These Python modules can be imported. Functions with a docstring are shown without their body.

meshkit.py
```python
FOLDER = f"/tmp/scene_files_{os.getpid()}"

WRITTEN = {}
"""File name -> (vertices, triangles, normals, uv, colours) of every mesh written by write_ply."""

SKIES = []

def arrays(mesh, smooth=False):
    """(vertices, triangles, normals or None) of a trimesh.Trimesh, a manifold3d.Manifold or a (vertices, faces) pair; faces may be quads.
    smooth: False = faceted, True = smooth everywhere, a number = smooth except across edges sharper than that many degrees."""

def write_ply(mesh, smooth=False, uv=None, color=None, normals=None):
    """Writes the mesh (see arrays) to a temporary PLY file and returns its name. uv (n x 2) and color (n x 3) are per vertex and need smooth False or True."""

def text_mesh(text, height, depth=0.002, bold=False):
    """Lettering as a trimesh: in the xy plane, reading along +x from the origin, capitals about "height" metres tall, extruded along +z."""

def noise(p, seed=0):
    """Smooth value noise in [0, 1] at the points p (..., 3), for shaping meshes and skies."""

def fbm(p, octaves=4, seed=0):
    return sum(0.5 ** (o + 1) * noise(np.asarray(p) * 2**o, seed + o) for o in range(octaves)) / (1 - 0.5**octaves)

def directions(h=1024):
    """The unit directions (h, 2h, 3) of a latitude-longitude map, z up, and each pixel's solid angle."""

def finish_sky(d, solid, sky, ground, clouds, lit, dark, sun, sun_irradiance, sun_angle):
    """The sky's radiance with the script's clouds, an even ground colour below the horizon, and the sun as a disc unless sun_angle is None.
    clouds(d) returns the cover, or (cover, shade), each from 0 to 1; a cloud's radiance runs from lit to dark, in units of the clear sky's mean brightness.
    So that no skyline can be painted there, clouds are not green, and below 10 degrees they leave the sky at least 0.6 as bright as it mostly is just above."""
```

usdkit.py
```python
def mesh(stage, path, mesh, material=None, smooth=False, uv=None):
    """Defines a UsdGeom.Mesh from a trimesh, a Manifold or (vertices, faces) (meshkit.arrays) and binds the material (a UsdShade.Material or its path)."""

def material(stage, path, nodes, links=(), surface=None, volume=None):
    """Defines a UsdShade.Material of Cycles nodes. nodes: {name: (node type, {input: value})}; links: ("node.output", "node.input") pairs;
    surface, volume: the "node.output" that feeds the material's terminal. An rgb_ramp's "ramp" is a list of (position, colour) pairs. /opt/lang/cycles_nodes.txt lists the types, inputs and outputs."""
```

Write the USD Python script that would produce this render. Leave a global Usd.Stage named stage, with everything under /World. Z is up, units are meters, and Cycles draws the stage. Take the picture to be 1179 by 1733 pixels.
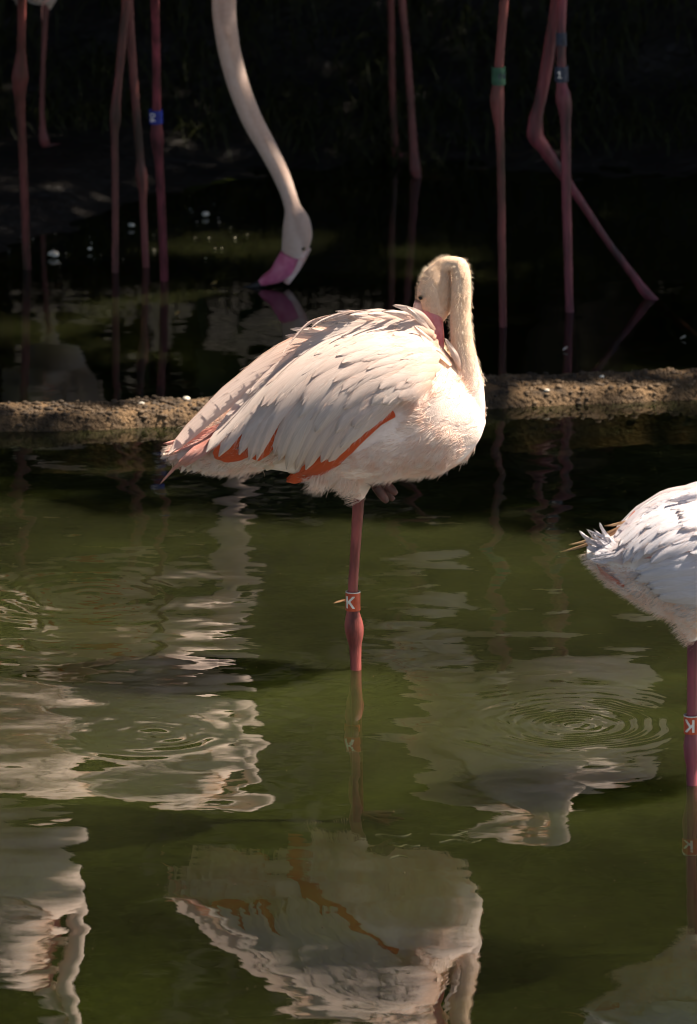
import math, random
import numpy as np, trimesh, manifold3d, usdkit, meshkit
from scipy.interpolate import PchipInterpolator
from pxr import Usd, UsdGeom, UsdLux, UsdShade, Gf, Sdf, Vt

stage = Usd.Stage.CreateInMemory()
UsdGeom.SetStageUpAxis(stage, 'Z')
UsdGeom.SetStageMetersPerUnit(stage, 1.0)
world = UsdGeom.Xform.Define(stage, '/World')
stage.SetDefaultPrim(world.GetPrim())

# ------------------------------------------------------------------ camera
F, CX, CY = 15200.0, 589.5, 866.5            # focal length and centre in photograph pixels
PITCH = math.radians(14.0)
ct, st = math.cos(PITCH), math.sin(PITCH)
def ray(px, py):
    u, v = (px - CX) / F, -(py - CY) / F
    return np.array([u, ct + v * st, -st + v * ct])
CAM = -16.0 * ray(602, 1133) / np.linalg.norm(ray(602, 1133))
def at_z(px, py, z=0.0):
    d = ray(px, py); return CAM + d * (z - CAM[2]) / d[2]
def at_y(px, py, y=0.0):
    d = ray(px, py); return CAM + d * (y - CAM[1]) / d[1]
def yz(py, z=0.0):
    return at_z(600, py, z)[1]
cam = UsdGeom.Camera.Define(stage, '/World/camera')
cam.AddTransformOp().Set(Gf.Matrix4d(1, 0, 0, 0, 0, st, ct, 0, 0, -ct, st, 0, *map(float, CAM), 1))
cam.CreateHorizontalApertureAttr(36.0)
cam.CreateVerticalApertureAttr(36.0 * 1024 / 697)
cam.CreateFocalLengthAttr(36.0 * F / 1179)
cam.CreateClippingRangeAttr(Gf.Vec2f(0.5, 2000))
cam.CreateFStopAttr(13.0)
cam.CreateFocusDistanceAttr(15.95)
cam.CreateExposureAttr(1.3)

# ------------------------------------------------------------------ sky and sun
SUN = np.array([0.56, 0.06, 0.82]); SUN /= np.linalg.norm(SUN)
sky_mat = usdkit.material(stage, '/World/Looks/sky_look', {
    'sky': ('sky_texture', {'sky_type': 'single_scattering', 'sun_disc': False, 'sun_elevation': math.asin(SUN[2]), 'sun_rotation': math.atan2(SUN[0], SUN[1])}),
    'bg': ('background_shader', {'strength': 0.05})}, [('sky.color', 'bg.color')], surface='bg.background')
dome = UsdLux.DomeLight.Define(stage, '/World/sky')
UsdShade.MaterialBindingAPI.Apply(dome.GetPrim()).Bind(sky_mat)
dome.GetPrim().SetCustomDataByKey('kind', 'structure')
sun = UsdLux.DistantLight.Define(stage, '/World/sun')
sun.CreateNormalizeAttr(True); sun.CreateIntensityAttr(1.25); sun.CreateAngleAttr(0.5); sun.CreateColorAttr(Gf.Vec3f(1.0, 0.875, 0.72))
_z = SUN; _x = np.cross([0, 0, 1.0], _z); _x /= np.linalg.norm(_x); _y = np.cross(_z, _x)
sun.AddTransformOp().Set(Gf.Matrix4d(*map(float, (*_x, 0, *_y, 0, *_z, 0, 0, 0, 0, 1))))

# ------------------------------------------------------------------ helpers
used = {}
def numbered(parent, name):
    k = (str(parent), name); n = used.get(k, 0); used[k] = n + 1
    return f'{parent}/{name}' + (f'_{n:03d}' if n else '')
def data(p, **kw):
    for k, v in kw.items():
        if v: p.SetCustomDataByKey(k, v)
    return p
def thing(name, label, cat, loc=(0, 0, 0), group=None):
    x = UsdGeom.Xform.Define(stage, numbered('/World', name)); x.AddTranslateOp().Set(Gf.Vec3d(*map(float, loc)))
    p = x.GetPrim(); data(p, label=label, category=cat, group=group)
    LOC[str(p.GetPath())] = np.array(loc, float)
    return p
LOC = {}
def origin(path):
    for k, v in LOC.items():
        if path == k or path.startswith(k + '/'): return v
    return np.zeros(3)
def obj(name, mesh, mat, parent=None, smooth=True, uv=None, col=None, nrm=None, **kw):
    """One Mesh prim; mesh given in world coordinates."""
    par = str(parent.GetPath()) if parent else '/World'
    path = numbered(par, name)
    if hasattr(mesh, 'to_mesh') or not isinstance(mesh, (tuple, list)):
        v, f, _ = meshkit.arrays(mesh); mesh = (v, f)
    v = np.asarray(mesh[0], float) - origin(path)
    m = usdkit.mesh(stage, path, (v, mesh[1]), MATS[mat], smooth=smooth, uv=uv)
    if nrm is not None:
        m.CreateNormalsAttr(Vt.Vec3fArray.FromNumpy(np.asarray(nrm, np.float32))); m.SetNormalsInterpolation('vertex')
    if col is not None:
        UsdGeom.PrimvarsAPI(m).CreatePrimvar('tint', Sdf.ValueTypeNames.Color3fArray, 'vertex').Set(Vt.Vec3fArray.FromNumpy(np.asarray(col, np.float32)))
    data(m.GetPrim(), **kw)
    return m.GetPrim()
def curves(name, strands, widths, mat, parent, **kw):
    path = numbered(str(parent.GetPath()), name)
    c = UsdGeom.BasisCurves.Define(stage, path)
    c.CreateTypeAttr('linear')
    o = origin(path)
    pts = np.concatenate(strands) - o
    c.CreatePointsAttr(Vt.Vec3fArray.FromNumpy(pts.astype(np.float32)))
    c.CreateCurveVertexCountsAttr(Vt.IntArray.FromNumpy(np.array([len(s) for s in strands], np.int32)))
    c.CreateWidthsAttr(Vt.FloatArray.FromNumpy(np.concatenate(widths).astype(np.float32)))
    c.SetWidthsInterpolation('vertex')
    UsdShade.MaterialBindingAPI.Apply(c.GetPrim()).Bind(MATS[mat])
    data(c.GetPrim(), **kw)
    return c.GetPrim()
def join(parts):
    vs, fs, us, ns, n = [], [], [], [], 0
    for p in parts:
        vs.append(p[0]); fs.append(np.asarray(p[1]) + n); n += len(p[0])
        if len(p) > 2: us.append(p[2])
        if len(p) > 3: ns.append(p[3])
    return (np.concatenate(vs), np.concatenate(fs)) + ((np.concatenate(us),) if us else ()) + ((np.concatenate(ns),) if ns else ())
def grid_faces(n, m, wrap=False):
    i, j = np.meshgrid(np.arange(n - 1), np.arange(m if wrap else m - 1), indexing='ij')
    k = (j + 1) % m
    q = np.stack([i * m + j, i * m + k, (i + 1) * m + k, (i + 1) * m + j], -1).reshape(-1, 4)
    return np.vstack([q[:, [0, 1, 2]], q[:, [0, 2, 3]]])
def spline(pts, n):
    """Smooth resampling of rows of numbers along their chord length."""
    p = np.asarray(pts, float)
    d = np.r_[0, np.cumsum(np.linalg.norm(np.diff(p[:, :3], axis=0), axis=1) + 1e-9)]
    return PchipInterpolator(d, p)(np.linspace(0, d[-1], n))
def tube(pts, n=40, sides=16, squash=1.0, rough=0.0, seed=0, caps=True):
    """pts rows: x y z r (metres). Closed tapered tube; squash narrows it along y."""
    p = spline(pts, n); c, r = p[:, :3], p[:, 3]
    t = np.gradient(c, axis=0); t /= np.linalg.norm(t, axis=1, keepdims=True)
    a = np.cross(t, [0, 1.0, 0]); a /= np.linalg.norm(a, axis=1, keepdims=True) + 1e-9
    b = np.cross(t, a)
    g = np.arange(sides) * 2 * np.pi / sides
    rr = np.repeat(r[:, None], sides, 1)
    v = c[:, None] + rr[..., None] * (np.cos(g)[None, :, None] * a[:, None] + squash * np.sin(g)[None, :, None] * b[:, None])
    if rough:
        nn = meshkit.fbm(v * 160, 3, seed) - 0.5
        v = v + nn[..., None] * rough * (v - c[:, None]) / (rr[..., None] + 1e-9)
    v = v.reshape(-1, 3); f = grid_faces(n, sides, True)
    if caps:
        k = len(v); v = np.vstack([v, c[0], c[-1]])
        j = np.arange(sides); jn = (j + 1) % sides
        f = np.vstack([f, np.stack([np.full(sides, k), jn, j], 1), np.stack([np.full(sides, k + 1), (n - 1) * sides + j, (n - 1) * sides + jn], 1)])
    tm = trimesh.Trimesh(v, f, process=False)
    if tm.volume < 0: f = f[:, ::-1]
    return (v, f)
def pxr(rows, y):
    """rows (px, py, r_px[, y]) -> metres in the plane y."""
    out = []
    for r in rows:
        yy = r[3] if len(r) > 3 else y
        p = at_y(r[0], r[1], yy); out.append([*p, r[2] * (yy - CAM[1]) / F / 0.985])
    return np.array(out)
def sph(c, r, sub=2, sc=(1, 1, 1)):
    m = trimesh.creation.icosphere(sub, 1.0); return (np.array(m.vertices) * r * np.array(sc) + c, np.array(m.faces))

# ------------------------------------------------------------------ materials
MATS = {}
def mat(name, nodes, links, surface='p.BSDF', volume=None):
    MATS[name] = usdkit.material(stage, '/World/Looks/' + name, nodes, links, surface=surface, volume=volume)
def noisy(name, c1, c2, scale, rough=0.6, bump=0.0, bscale=None, bdist=0.002, detail=4, stretch=(1, 1, 1), lo=0.35, hi=0.65, spec=0.4):
    mat(name, {'tc': ('geometry', {}), 'm': ('mapping', {'scale': stretch}), 'n': ('noise_texture', {'scale': scale, 'detail': detail}),
               'r': ('rgb_ramp', {'ramp': [(lo, c1), (hi, c2)]}), 'n2': ('noise_texture', {'scale': bscale or scale * 4, 'detail': 5}),
               'b': ('bump', {'strength': bump, 'distance': bdist}), 'p': ('principled_bsdf', {'roughness': rough, 'specular_ior_level': spec})},
        [('tc.position', 'm.vector'), ('m.vector', 'n.vector'), ('n.fac', 'r.fac'), ('r.color', 'p.base_color'), ('m.vector', 'n2.vector'), ('n2.fac', 'b.height'), ('b.normal', 'p.normal')])

# plumage skin of body, neck and head: vertex tint with downy mottling
mat('plumage', {'a': ('attribute', {'attribute': 'tint'}), 'tc': ('geometry', {}), 'n': ('noise_texture', {'scale': 130, 'detail': 4}),
                'r': ('rgb_ramp', {'ramp': [(0.3, (0.90, 0.86, 0.82)), (0.62, (1, 1, 1))]}), 'mx': ('mix_color', {'blend_type': 'multiply', 'fac': 0.8}),
                'n2': ('noise_texture', {'scale': 420, 'detail': 3}), 'b': ('bump', {'strength': 0.35, 'distance': 0.002}),
                'p': ('principled_bsdf', {'roughness': 0.85, 'sheen_weight': 0.25, 'specular_ior_level': 0.15})},
    [('tc.position', 'n.vector'), ('tc.position', 'n2.vector'), ('n.fac', 'r.fac'), ('a.color', 'mx.a'), ('r.color', 'mx.b'), ('mx.result', 'p.base_color'), ('n2.fac', 'b.height'), ('b.normal', 'p.normal')])

def feather_mat(name, base, tip, alt, trans=0.25):
    mat(name, {'uv': ('uvmap', {'attribute': 'st'}), 's': ('separate_xyz', {}), 'c': ('math', {'math_type': 'subtract', 'value2': 0.5}), 'ab': ('math', {'math_type': 'absolute'}),
               'k1': ('math', {'math_type': 'multiply', 'value2': 9.0}), 'k2': ('math', {'math_type': 'multiply', 'value2': 12.0}), 'd': ('math', {'math_type': 'subtract'}),
               'oi': ('object_info', {}), 'k3': ('math', {'math_type': 'multiply', 'value2': 50.0}), 'cx': ('combine_xyz', {}),
               'n': ('noise_texture', {'scale': 3.0, 'detail': 4, 'roughness': 0.65}), 'rg': ('rgb_ramp', {'ramp': [(0.0, base), (0.55, tip), (1.0, tip)]}),
               'altc': ('color', {'value': alt}), 'mr': ('map_range', {'from_min': 0, 'from_max': 1, 'to_min': 0.0, 'to_max': 0.34}), 'mx': ('mix_color', {'blend_type': 'mix'}),
               'st2': ('rgb_ramp', {'ramp': [(0.3, (0.80, 0.76, 0.73)), (0.6, (1, 1, 1))]}), 'mul': ('mix_color', {'blend_type': 'multiply', 'fac': 0.75}),
               'b': ('bump', {'strength': 0.5, 'distance': 0.0015}), 'p': ('principled_bsdf', {'roughness': 0.6, 'specular_ior_level': 0.2, 'sheen_weight': 0.15}), 't': ('translucent_bsdf', {}),
               'ms': ('mix_closure', {'fac': trans})},
        [('uv.UV', 's.vector'), ('s.x', 'c.value1'), ('c.value', 'ab.value1'), ('ab.value', 'k1.value1'), ('s.y', 'k2.value1'), ('k2.value', 'd.value1'), ('k1.value', 'd.value2'),
         ('oi.random', 'k3.value1'), ('d.value', 'cx.x'), ('ab.value', 'cx.y'), ('k3.value', 'cx.z'), ('cx.vector', 'n.vector'), ('s.y', 'rg.fac'),
         ('oi.random', 'mr.value'), ('mr.result', 'mx.fac'), ('rg.color', 'mx.a'), ('altc.color', 'mx.b'), ('n.fac', 'st2.fac'), ('mx.result', 'mul.a'), ('st2.color', 'mul.b'),
         ('n.fac', 'b.height'), ('b.normal', 'p.normal'), ('mul.result', 'p.base_color'), ('mul.result', 't.color'), ('p.BSDF', 'ms.closure1'), ('t.BSDF', 'ms.closure2')], surface='ms.closure')
feather_mat('feather_white', (0.80, 0.52, 0.38), (0.85, 0.73, 0.67), (0.84, 0.60, 0.52))
feather_mat('feather_shade_lilac', (0.80, 0.66, 0.64), (0.80, 0.77, 0.82), (0.78, 0.74, 0.78))  # white feathers with the lilac of shade put into their colour
feather_mat('feather_down', (0.80, 0.44, 0.28), (0.85, 0.71, 0.615), (0.85, 0.68, 0.57))
feather_mat('feather_shaded', (0.26, 0.19, 0.15), (0.34, 0.28, 0.24), (0.28, 0.22, 0.19))  # bank bird plumage, darkened in colour to stand for the shade on it
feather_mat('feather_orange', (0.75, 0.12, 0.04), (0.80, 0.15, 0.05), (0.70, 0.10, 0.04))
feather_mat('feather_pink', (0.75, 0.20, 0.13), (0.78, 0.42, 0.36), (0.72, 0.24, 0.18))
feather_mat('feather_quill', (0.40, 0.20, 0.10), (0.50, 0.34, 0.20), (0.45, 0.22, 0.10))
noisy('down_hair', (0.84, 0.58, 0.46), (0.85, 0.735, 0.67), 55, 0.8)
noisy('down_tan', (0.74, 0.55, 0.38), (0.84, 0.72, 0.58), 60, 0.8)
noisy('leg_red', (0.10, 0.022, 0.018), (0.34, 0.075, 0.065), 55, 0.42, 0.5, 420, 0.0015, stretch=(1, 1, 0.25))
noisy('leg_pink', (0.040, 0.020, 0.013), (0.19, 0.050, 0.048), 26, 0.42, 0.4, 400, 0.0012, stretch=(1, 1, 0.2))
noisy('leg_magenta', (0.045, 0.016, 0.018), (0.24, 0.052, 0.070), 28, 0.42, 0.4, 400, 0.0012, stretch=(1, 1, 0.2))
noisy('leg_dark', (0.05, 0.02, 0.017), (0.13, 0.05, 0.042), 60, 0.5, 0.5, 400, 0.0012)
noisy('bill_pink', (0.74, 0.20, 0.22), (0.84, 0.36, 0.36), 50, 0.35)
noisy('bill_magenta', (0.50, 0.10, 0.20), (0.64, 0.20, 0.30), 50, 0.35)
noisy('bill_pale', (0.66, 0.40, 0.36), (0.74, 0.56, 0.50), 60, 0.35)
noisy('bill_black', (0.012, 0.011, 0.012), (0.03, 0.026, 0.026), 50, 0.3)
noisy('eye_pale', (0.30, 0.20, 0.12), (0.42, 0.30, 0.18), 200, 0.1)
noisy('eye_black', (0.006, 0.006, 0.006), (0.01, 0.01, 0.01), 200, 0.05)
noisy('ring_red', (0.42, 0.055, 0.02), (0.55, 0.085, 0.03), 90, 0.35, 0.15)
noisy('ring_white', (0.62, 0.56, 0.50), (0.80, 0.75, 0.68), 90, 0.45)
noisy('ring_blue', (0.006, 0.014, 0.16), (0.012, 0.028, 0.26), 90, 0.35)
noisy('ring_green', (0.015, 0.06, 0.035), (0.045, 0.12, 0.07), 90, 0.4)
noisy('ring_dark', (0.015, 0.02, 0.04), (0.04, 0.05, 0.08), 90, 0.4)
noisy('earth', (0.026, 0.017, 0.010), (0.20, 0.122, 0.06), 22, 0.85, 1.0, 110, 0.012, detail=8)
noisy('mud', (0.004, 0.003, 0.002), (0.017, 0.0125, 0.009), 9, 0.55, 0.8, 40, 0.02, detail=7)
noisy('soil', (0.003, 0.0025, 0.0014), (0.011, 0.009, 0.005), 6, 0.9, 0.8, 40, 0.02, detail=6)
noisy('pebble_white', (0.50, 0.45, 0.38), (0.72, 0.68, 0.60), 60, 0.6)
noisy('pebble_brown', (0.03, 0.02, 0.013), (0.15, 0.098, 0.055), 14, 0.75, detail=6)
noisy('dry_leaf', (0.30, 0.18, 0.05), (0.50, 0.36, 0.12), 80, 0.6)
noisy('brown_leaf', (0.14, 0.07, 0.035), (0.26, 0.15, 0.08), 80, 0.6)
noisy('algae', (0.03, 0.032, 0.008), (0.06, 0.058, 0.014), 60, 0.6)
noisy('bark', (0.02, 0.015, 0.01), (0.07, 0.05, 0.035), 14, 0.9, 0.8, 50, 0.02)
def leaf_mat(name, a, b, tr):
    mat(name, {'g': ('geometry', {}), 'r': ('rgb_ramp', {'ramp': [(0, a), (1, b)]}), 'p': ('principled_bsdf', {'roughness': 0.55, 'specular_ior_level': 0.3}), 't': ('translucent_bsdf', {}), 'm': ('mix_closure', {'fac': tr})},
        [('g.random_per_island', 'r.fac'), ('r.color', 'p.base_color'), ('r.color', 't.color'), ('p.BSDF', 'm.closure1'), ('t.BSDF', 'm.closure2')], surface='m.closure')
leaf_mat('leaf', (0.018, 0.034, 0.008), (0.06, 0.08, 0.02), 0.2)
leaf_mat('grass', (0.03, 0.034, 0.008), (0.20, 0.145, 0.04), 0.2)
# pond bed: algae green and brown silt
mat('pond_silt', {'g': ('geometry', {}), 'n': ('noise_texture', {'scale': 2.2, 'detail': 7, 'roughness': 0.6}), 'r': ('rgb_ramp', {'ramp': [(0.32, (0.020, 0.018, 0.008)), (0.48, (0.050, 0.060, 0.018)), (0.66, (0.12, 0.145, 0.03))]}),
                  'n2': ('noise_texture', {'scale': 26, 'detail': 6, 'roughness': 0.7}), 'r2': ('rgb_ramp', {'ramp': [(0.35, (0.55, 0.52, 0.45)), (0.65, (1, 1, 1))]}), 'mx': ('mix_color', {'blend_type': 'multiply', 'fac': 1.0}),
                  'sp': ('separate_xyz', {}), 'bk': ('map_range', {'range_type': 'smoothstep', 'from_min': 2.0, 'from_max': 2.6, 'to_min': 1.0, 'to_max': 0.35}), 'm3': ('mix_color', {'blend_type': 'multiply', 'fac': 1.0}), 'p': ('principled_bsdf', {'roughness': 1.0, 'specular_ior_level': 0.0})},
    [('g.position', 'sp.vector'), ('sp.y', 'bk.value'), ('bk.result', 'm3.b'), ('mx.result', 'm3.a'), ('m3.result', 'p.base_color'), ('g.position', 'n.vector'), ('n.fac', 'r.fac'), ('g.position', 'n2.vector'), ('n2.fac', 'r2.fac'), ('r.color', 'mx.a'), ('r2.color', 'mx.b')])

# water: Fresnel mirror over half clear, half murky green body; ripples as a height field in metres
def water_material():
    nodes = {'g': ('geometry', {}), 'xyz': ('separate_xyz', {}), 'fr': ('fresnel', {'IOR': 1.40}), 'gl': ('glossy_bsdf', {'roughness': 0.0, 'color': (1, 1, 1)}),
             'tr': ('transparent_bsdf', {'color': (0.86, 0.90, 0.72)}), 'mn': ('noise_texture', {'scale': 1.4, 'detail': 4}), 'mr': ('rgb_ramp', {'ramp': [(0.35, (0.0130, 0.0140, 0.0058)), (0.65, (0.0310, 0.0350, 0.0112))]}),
             'near_dark': ('map_range', {'range_type': 'smoothstep', 'from_min': -2.0, 'from_max': -0.3, 'to_min': 0.42, 'to_max': 1.0}), 'bk': ('map_range', {'range_type': 'smoothstep', 'from_min': 2.0, 'from_max': 2.5, 'to_min': 1.0, 'to_max': 0.4}), 'dk': ('math', {'math_type': 'multiply'}), 'dm': ('mix_color', {'blend_type': 'multiply', 'fac': 1.0}), 'df': ('subsurface_scattering', {'method': 'burley', 'scale': 0.18, 'radius': (1.0, 1.0, 0.7)}), 'body': ('mix_closure', {'fac': 0.32}), 'mix': ('mix_closure', {}), 'b': ('bump', {'strength': 1.0, 'distance': 1.0})}  # foreground murk darkened in its colour, standing for the vignette there
    links = [('g.position', 'xyz.vector'), ('g.position', 'mn.vector'), ('mn.fac', 'mr.fac'), ('mr.color', 'dm.a'), ('xyz.y', 'near_dark.value'), ('xyz.y', 'bk.value'), ('near_dark.result', 'dk.value1'), ('bk.result', 'dk.value2'), ('dk.value', 'dm.b'), ('dm.result', 'df.color'), ('df.BSSRDF', 'body.closure1'), ('tr.BSDF', 'body.closure2'),
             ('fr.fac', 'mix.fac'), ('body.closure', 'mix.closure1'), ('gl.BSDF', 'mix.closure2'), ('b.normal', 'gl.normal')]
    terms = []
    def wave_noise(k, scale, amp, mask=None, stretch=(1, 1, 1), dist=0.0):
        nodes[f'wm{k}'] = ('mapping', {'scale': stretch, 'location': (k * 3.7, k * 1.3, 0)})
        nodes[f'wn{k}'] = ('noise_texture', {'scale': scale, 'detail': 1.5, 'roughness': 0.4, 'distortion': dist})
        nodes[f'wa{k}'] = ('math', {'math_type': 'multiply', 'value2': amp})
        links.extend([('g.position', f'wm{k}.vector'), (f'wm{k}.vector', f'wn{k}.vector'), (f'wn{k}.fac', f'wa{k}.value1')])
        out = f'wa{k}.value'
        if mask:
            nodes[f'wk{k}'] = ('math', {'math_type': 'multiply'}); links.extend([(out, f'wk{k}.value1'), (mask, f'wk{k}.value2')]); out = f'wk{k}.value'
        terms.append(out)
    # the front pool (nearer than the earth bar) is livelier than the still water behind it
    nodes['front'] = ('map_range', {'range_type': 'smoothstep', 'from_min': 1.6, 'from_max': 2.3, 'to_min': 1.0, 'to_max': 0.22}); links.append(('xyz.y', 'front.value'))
    nodes['near'] = ('map_range', {'range_type': 'smoothstep', 'from_min': -1.6, 'from_max': 0.9, 'to_min': 0.25, 'to_max': 1.0}); links.append(('xyz.y', 'near.value'))
    nodes['lively'] = ('math', {'math_type': 'multiply'}); links.extend([('front.result', 'lively.value1'), ('near.result', 'lively.value2')])
    wave_noise(1, 2.6, 0.0060, 'front.result', (1, 0.8, 1))
    wave_noise(2, 6.5, 0.0044, 'lively.value', (0.8, 1.0, 1))
    wave_noise(3, 18.0, 0.00045, 'lively.value', (0.7, 1.0, 1))
    wave_noise(4, 52.0, 0.00010, 'lively.value', (0.6, 1.0, 1))
    def ring(k, px, py, lam, amp, rad):
        c = at_z(px, py)
        nodes[f'rs{k}'] = ('vector_math', {'math_type': 'distance', 'vector2': (c[0], c[1], 0)})
        nodes[f'rw{k}'] = ('noise_texture', {'scale': 5.0, 'detail': 2})
        nodes[f'rn{k}'] = ('math', {'math_type': 'multiply_add', 'value2': 0.09})
        nodes[f'rk{k}'] = ('math', {'math_type': 'multiply', 'value2': 2 * math.pi / lam})
        nodes[f'ri{k}'] = ('math', {'math_type': 'sine'})
        nodes[f're{k}'] = ('map_range', {'range_type': 'smoothstep', 'from_min': 0.0, 'from_max': rad, 'to_min': amp, 'to_max': 0.0})
        nodes[f'ro{k}'] = ('math', {'math_type': 'multiply'}); nodes[f'rv{k}'] = ('noise_texture', {'scale': 11.0, 'detail': 1}); nodes[f'rg{k}'] = ('map_range', {'from_min': .38, 'from_max': .62, 'to_min': 0.15, 'to_max': 1.5}); nodes[f'rm{k}'] = ('math', {'math_type': 'multiply'})
        links.extend([('g.position', f'rs{k}.vector1'), ('g.position', f'rw{k}.vector'), (f'rw{k}.fac', f'rn{k}.value1'), (f'rs{k}.value', f'rn{k}.value3'), (f'rn{k}.value', f'rk{k}.value1'), (f'rk{k}.value', f'ri{k}.value1'),
                      (f'rs{k}.value', f're{k}.value'), (f'ri{k}.value', f'ro{k}.value1'), (f're{k}.result', f'rm{k}.value1'), ('g.position', f'rv{k}.vector'), (f'rv{k}.fac', f'rg{k}.value'), (f'rg{k}.result', f'rm{k}.value2'), (f'rm{k}.value', f'ro{k}.value2')])
        terms.append(f'ro{k}.value')
    ring(1, 975, 1226, 0.030, 0.00042, 0.30)
    ring(2, 262, 1241, 0.060, 0.00034, 0.22)
    ring(3, 150, 1010, 0.045, 0.00012, 0.40)
    ring(4, 602, 1133, 0.020, 0.00009, 0.09)
    ring(5, 1172, 1328, 0.022, 0.00009, 0.11)
    acc = terms[0]
    for i, t in enumerate(terms[1:]):
        nodes[f'sum{i}'] = ('math', {'math_type': 'add'}); links.extend([(acc, f'sum{i}.value1'), (t, f'sum{i}.value2')]); acc = f'sum{i}.value'
    links.append((acc, 'b.height'))
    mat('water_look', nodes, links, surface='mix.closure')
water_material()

# ------------------------------------------------------------------ ground, pond, sandbar, bank
def smooth(a, b, x):
    t = np.clip((x - a) / (b - a), 0, 1); return t * t * (3 - 2 * t)
def shore(x):                                     # far water edge: a mud flat reaches out on the left
    return 4.30 - 0.90 * (1 - smooth(-0.85, -0.22, x)) + 0.06 * np.sin(x * 9) + 0.03 * np.sin(x * 23 + 1)
def ground_z(x, y):
    n = meshkit.fbm(np.stack([x * 2.3, y * 2.3, 0 * x], -1), 4, 5) - 0.5
    n2 = meshkit.fbm(np.stack([x * 14, y * 14, 0 * x], -1), 3, 9) - 0.5
    d = y - shore(x)                              # metres inland
    mudflat = 1 - smooth(-0.6, 0.2, x)
    z = -0.28 + 0.28 * smooth(-0.9, 0.0, d) + 0.05 * smooth(0, 0.5, d)
    z += 0.55 * smooth(0.25, 1.6, y - 4.35) + 0.5 * smooth(1.5, 5, y - 4.35) + 5.5 * smooth(4.6, 7.5, y - 4.35)  # last rise: unseen hill added behind the trees to block sky gaps
    side = smooth(7, 12, np.abs(x)) + smooth(12, 22, -y)
    z = z + 1.0 * np.clip(side, 0, 1) * smooth(-0.1, -0.28, z)
    z = z - 0.25 * smooth(-0.4, -2.4, y) * smooth(-0.1, -0.2, z)
    z = z + n * 0.03 + n2 * 0.025 * smooth(-0.15, 0.05, d)
    return z
xs = np.unique(np.r_[-120, -60, -30, np.arange(-16, -1.4, 0.5), np.arange(-1.4, 1.4, 0.02), np.arange(1.4, 16.1, 0.5), 30, 60, 120])
ys = np.unique(np.r_[-120, -60, np.arange(-24, -3, 0.5), np.arange(-3, 2.6, 0.1), np.arange(2.6, 6.6, 0.02), np.arange(6.6, 14, 0.4), 16, 20, 30, 60, 120])
gx, gy = np.meshgrid(xs, ys, indexing='ij'); gz = ground_z(gx, gy)
gv, gf = np.stack([gx, gy, gz], -1).reshape(-1, 3), grid_faces(len(xs), len(ys))
if np.cross(gv[gf[0, 1]] - gv[gf[0, 0]], gv[gf[0, 2]] - gv[gf[0, 0]])[2] < 0: gf = gf[:, ::-1]
dist_shore = (gy - shore(gx)).reshape(-1)
fy = dist_shore[gf].max(1); cy = gv[gf][:, :, 1].mean(1)
def submesh(mask):
    f = gf[mask]; u, inv = np.unique(f, return_inverse=True); return (gv[u], inv.reshape(-1, 3))
obj('pond_bed', submesh(fy < -0.02), 'pond_silt', kind='structure')
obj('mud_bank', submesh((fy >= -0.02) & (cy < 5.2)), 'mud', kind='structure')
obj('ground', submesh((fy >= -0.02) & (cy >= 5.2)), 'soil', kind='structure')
wv = np.array([[-16, -22, 0], [16, -22, 0], [16, 5.2, 0], [-16, 5.2, 0]], float)
obj('water', (wv, np.array([[0, 1, 2], [0, 2, 3]])), 'water_look', smooth=False, kind='structure')

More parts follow.
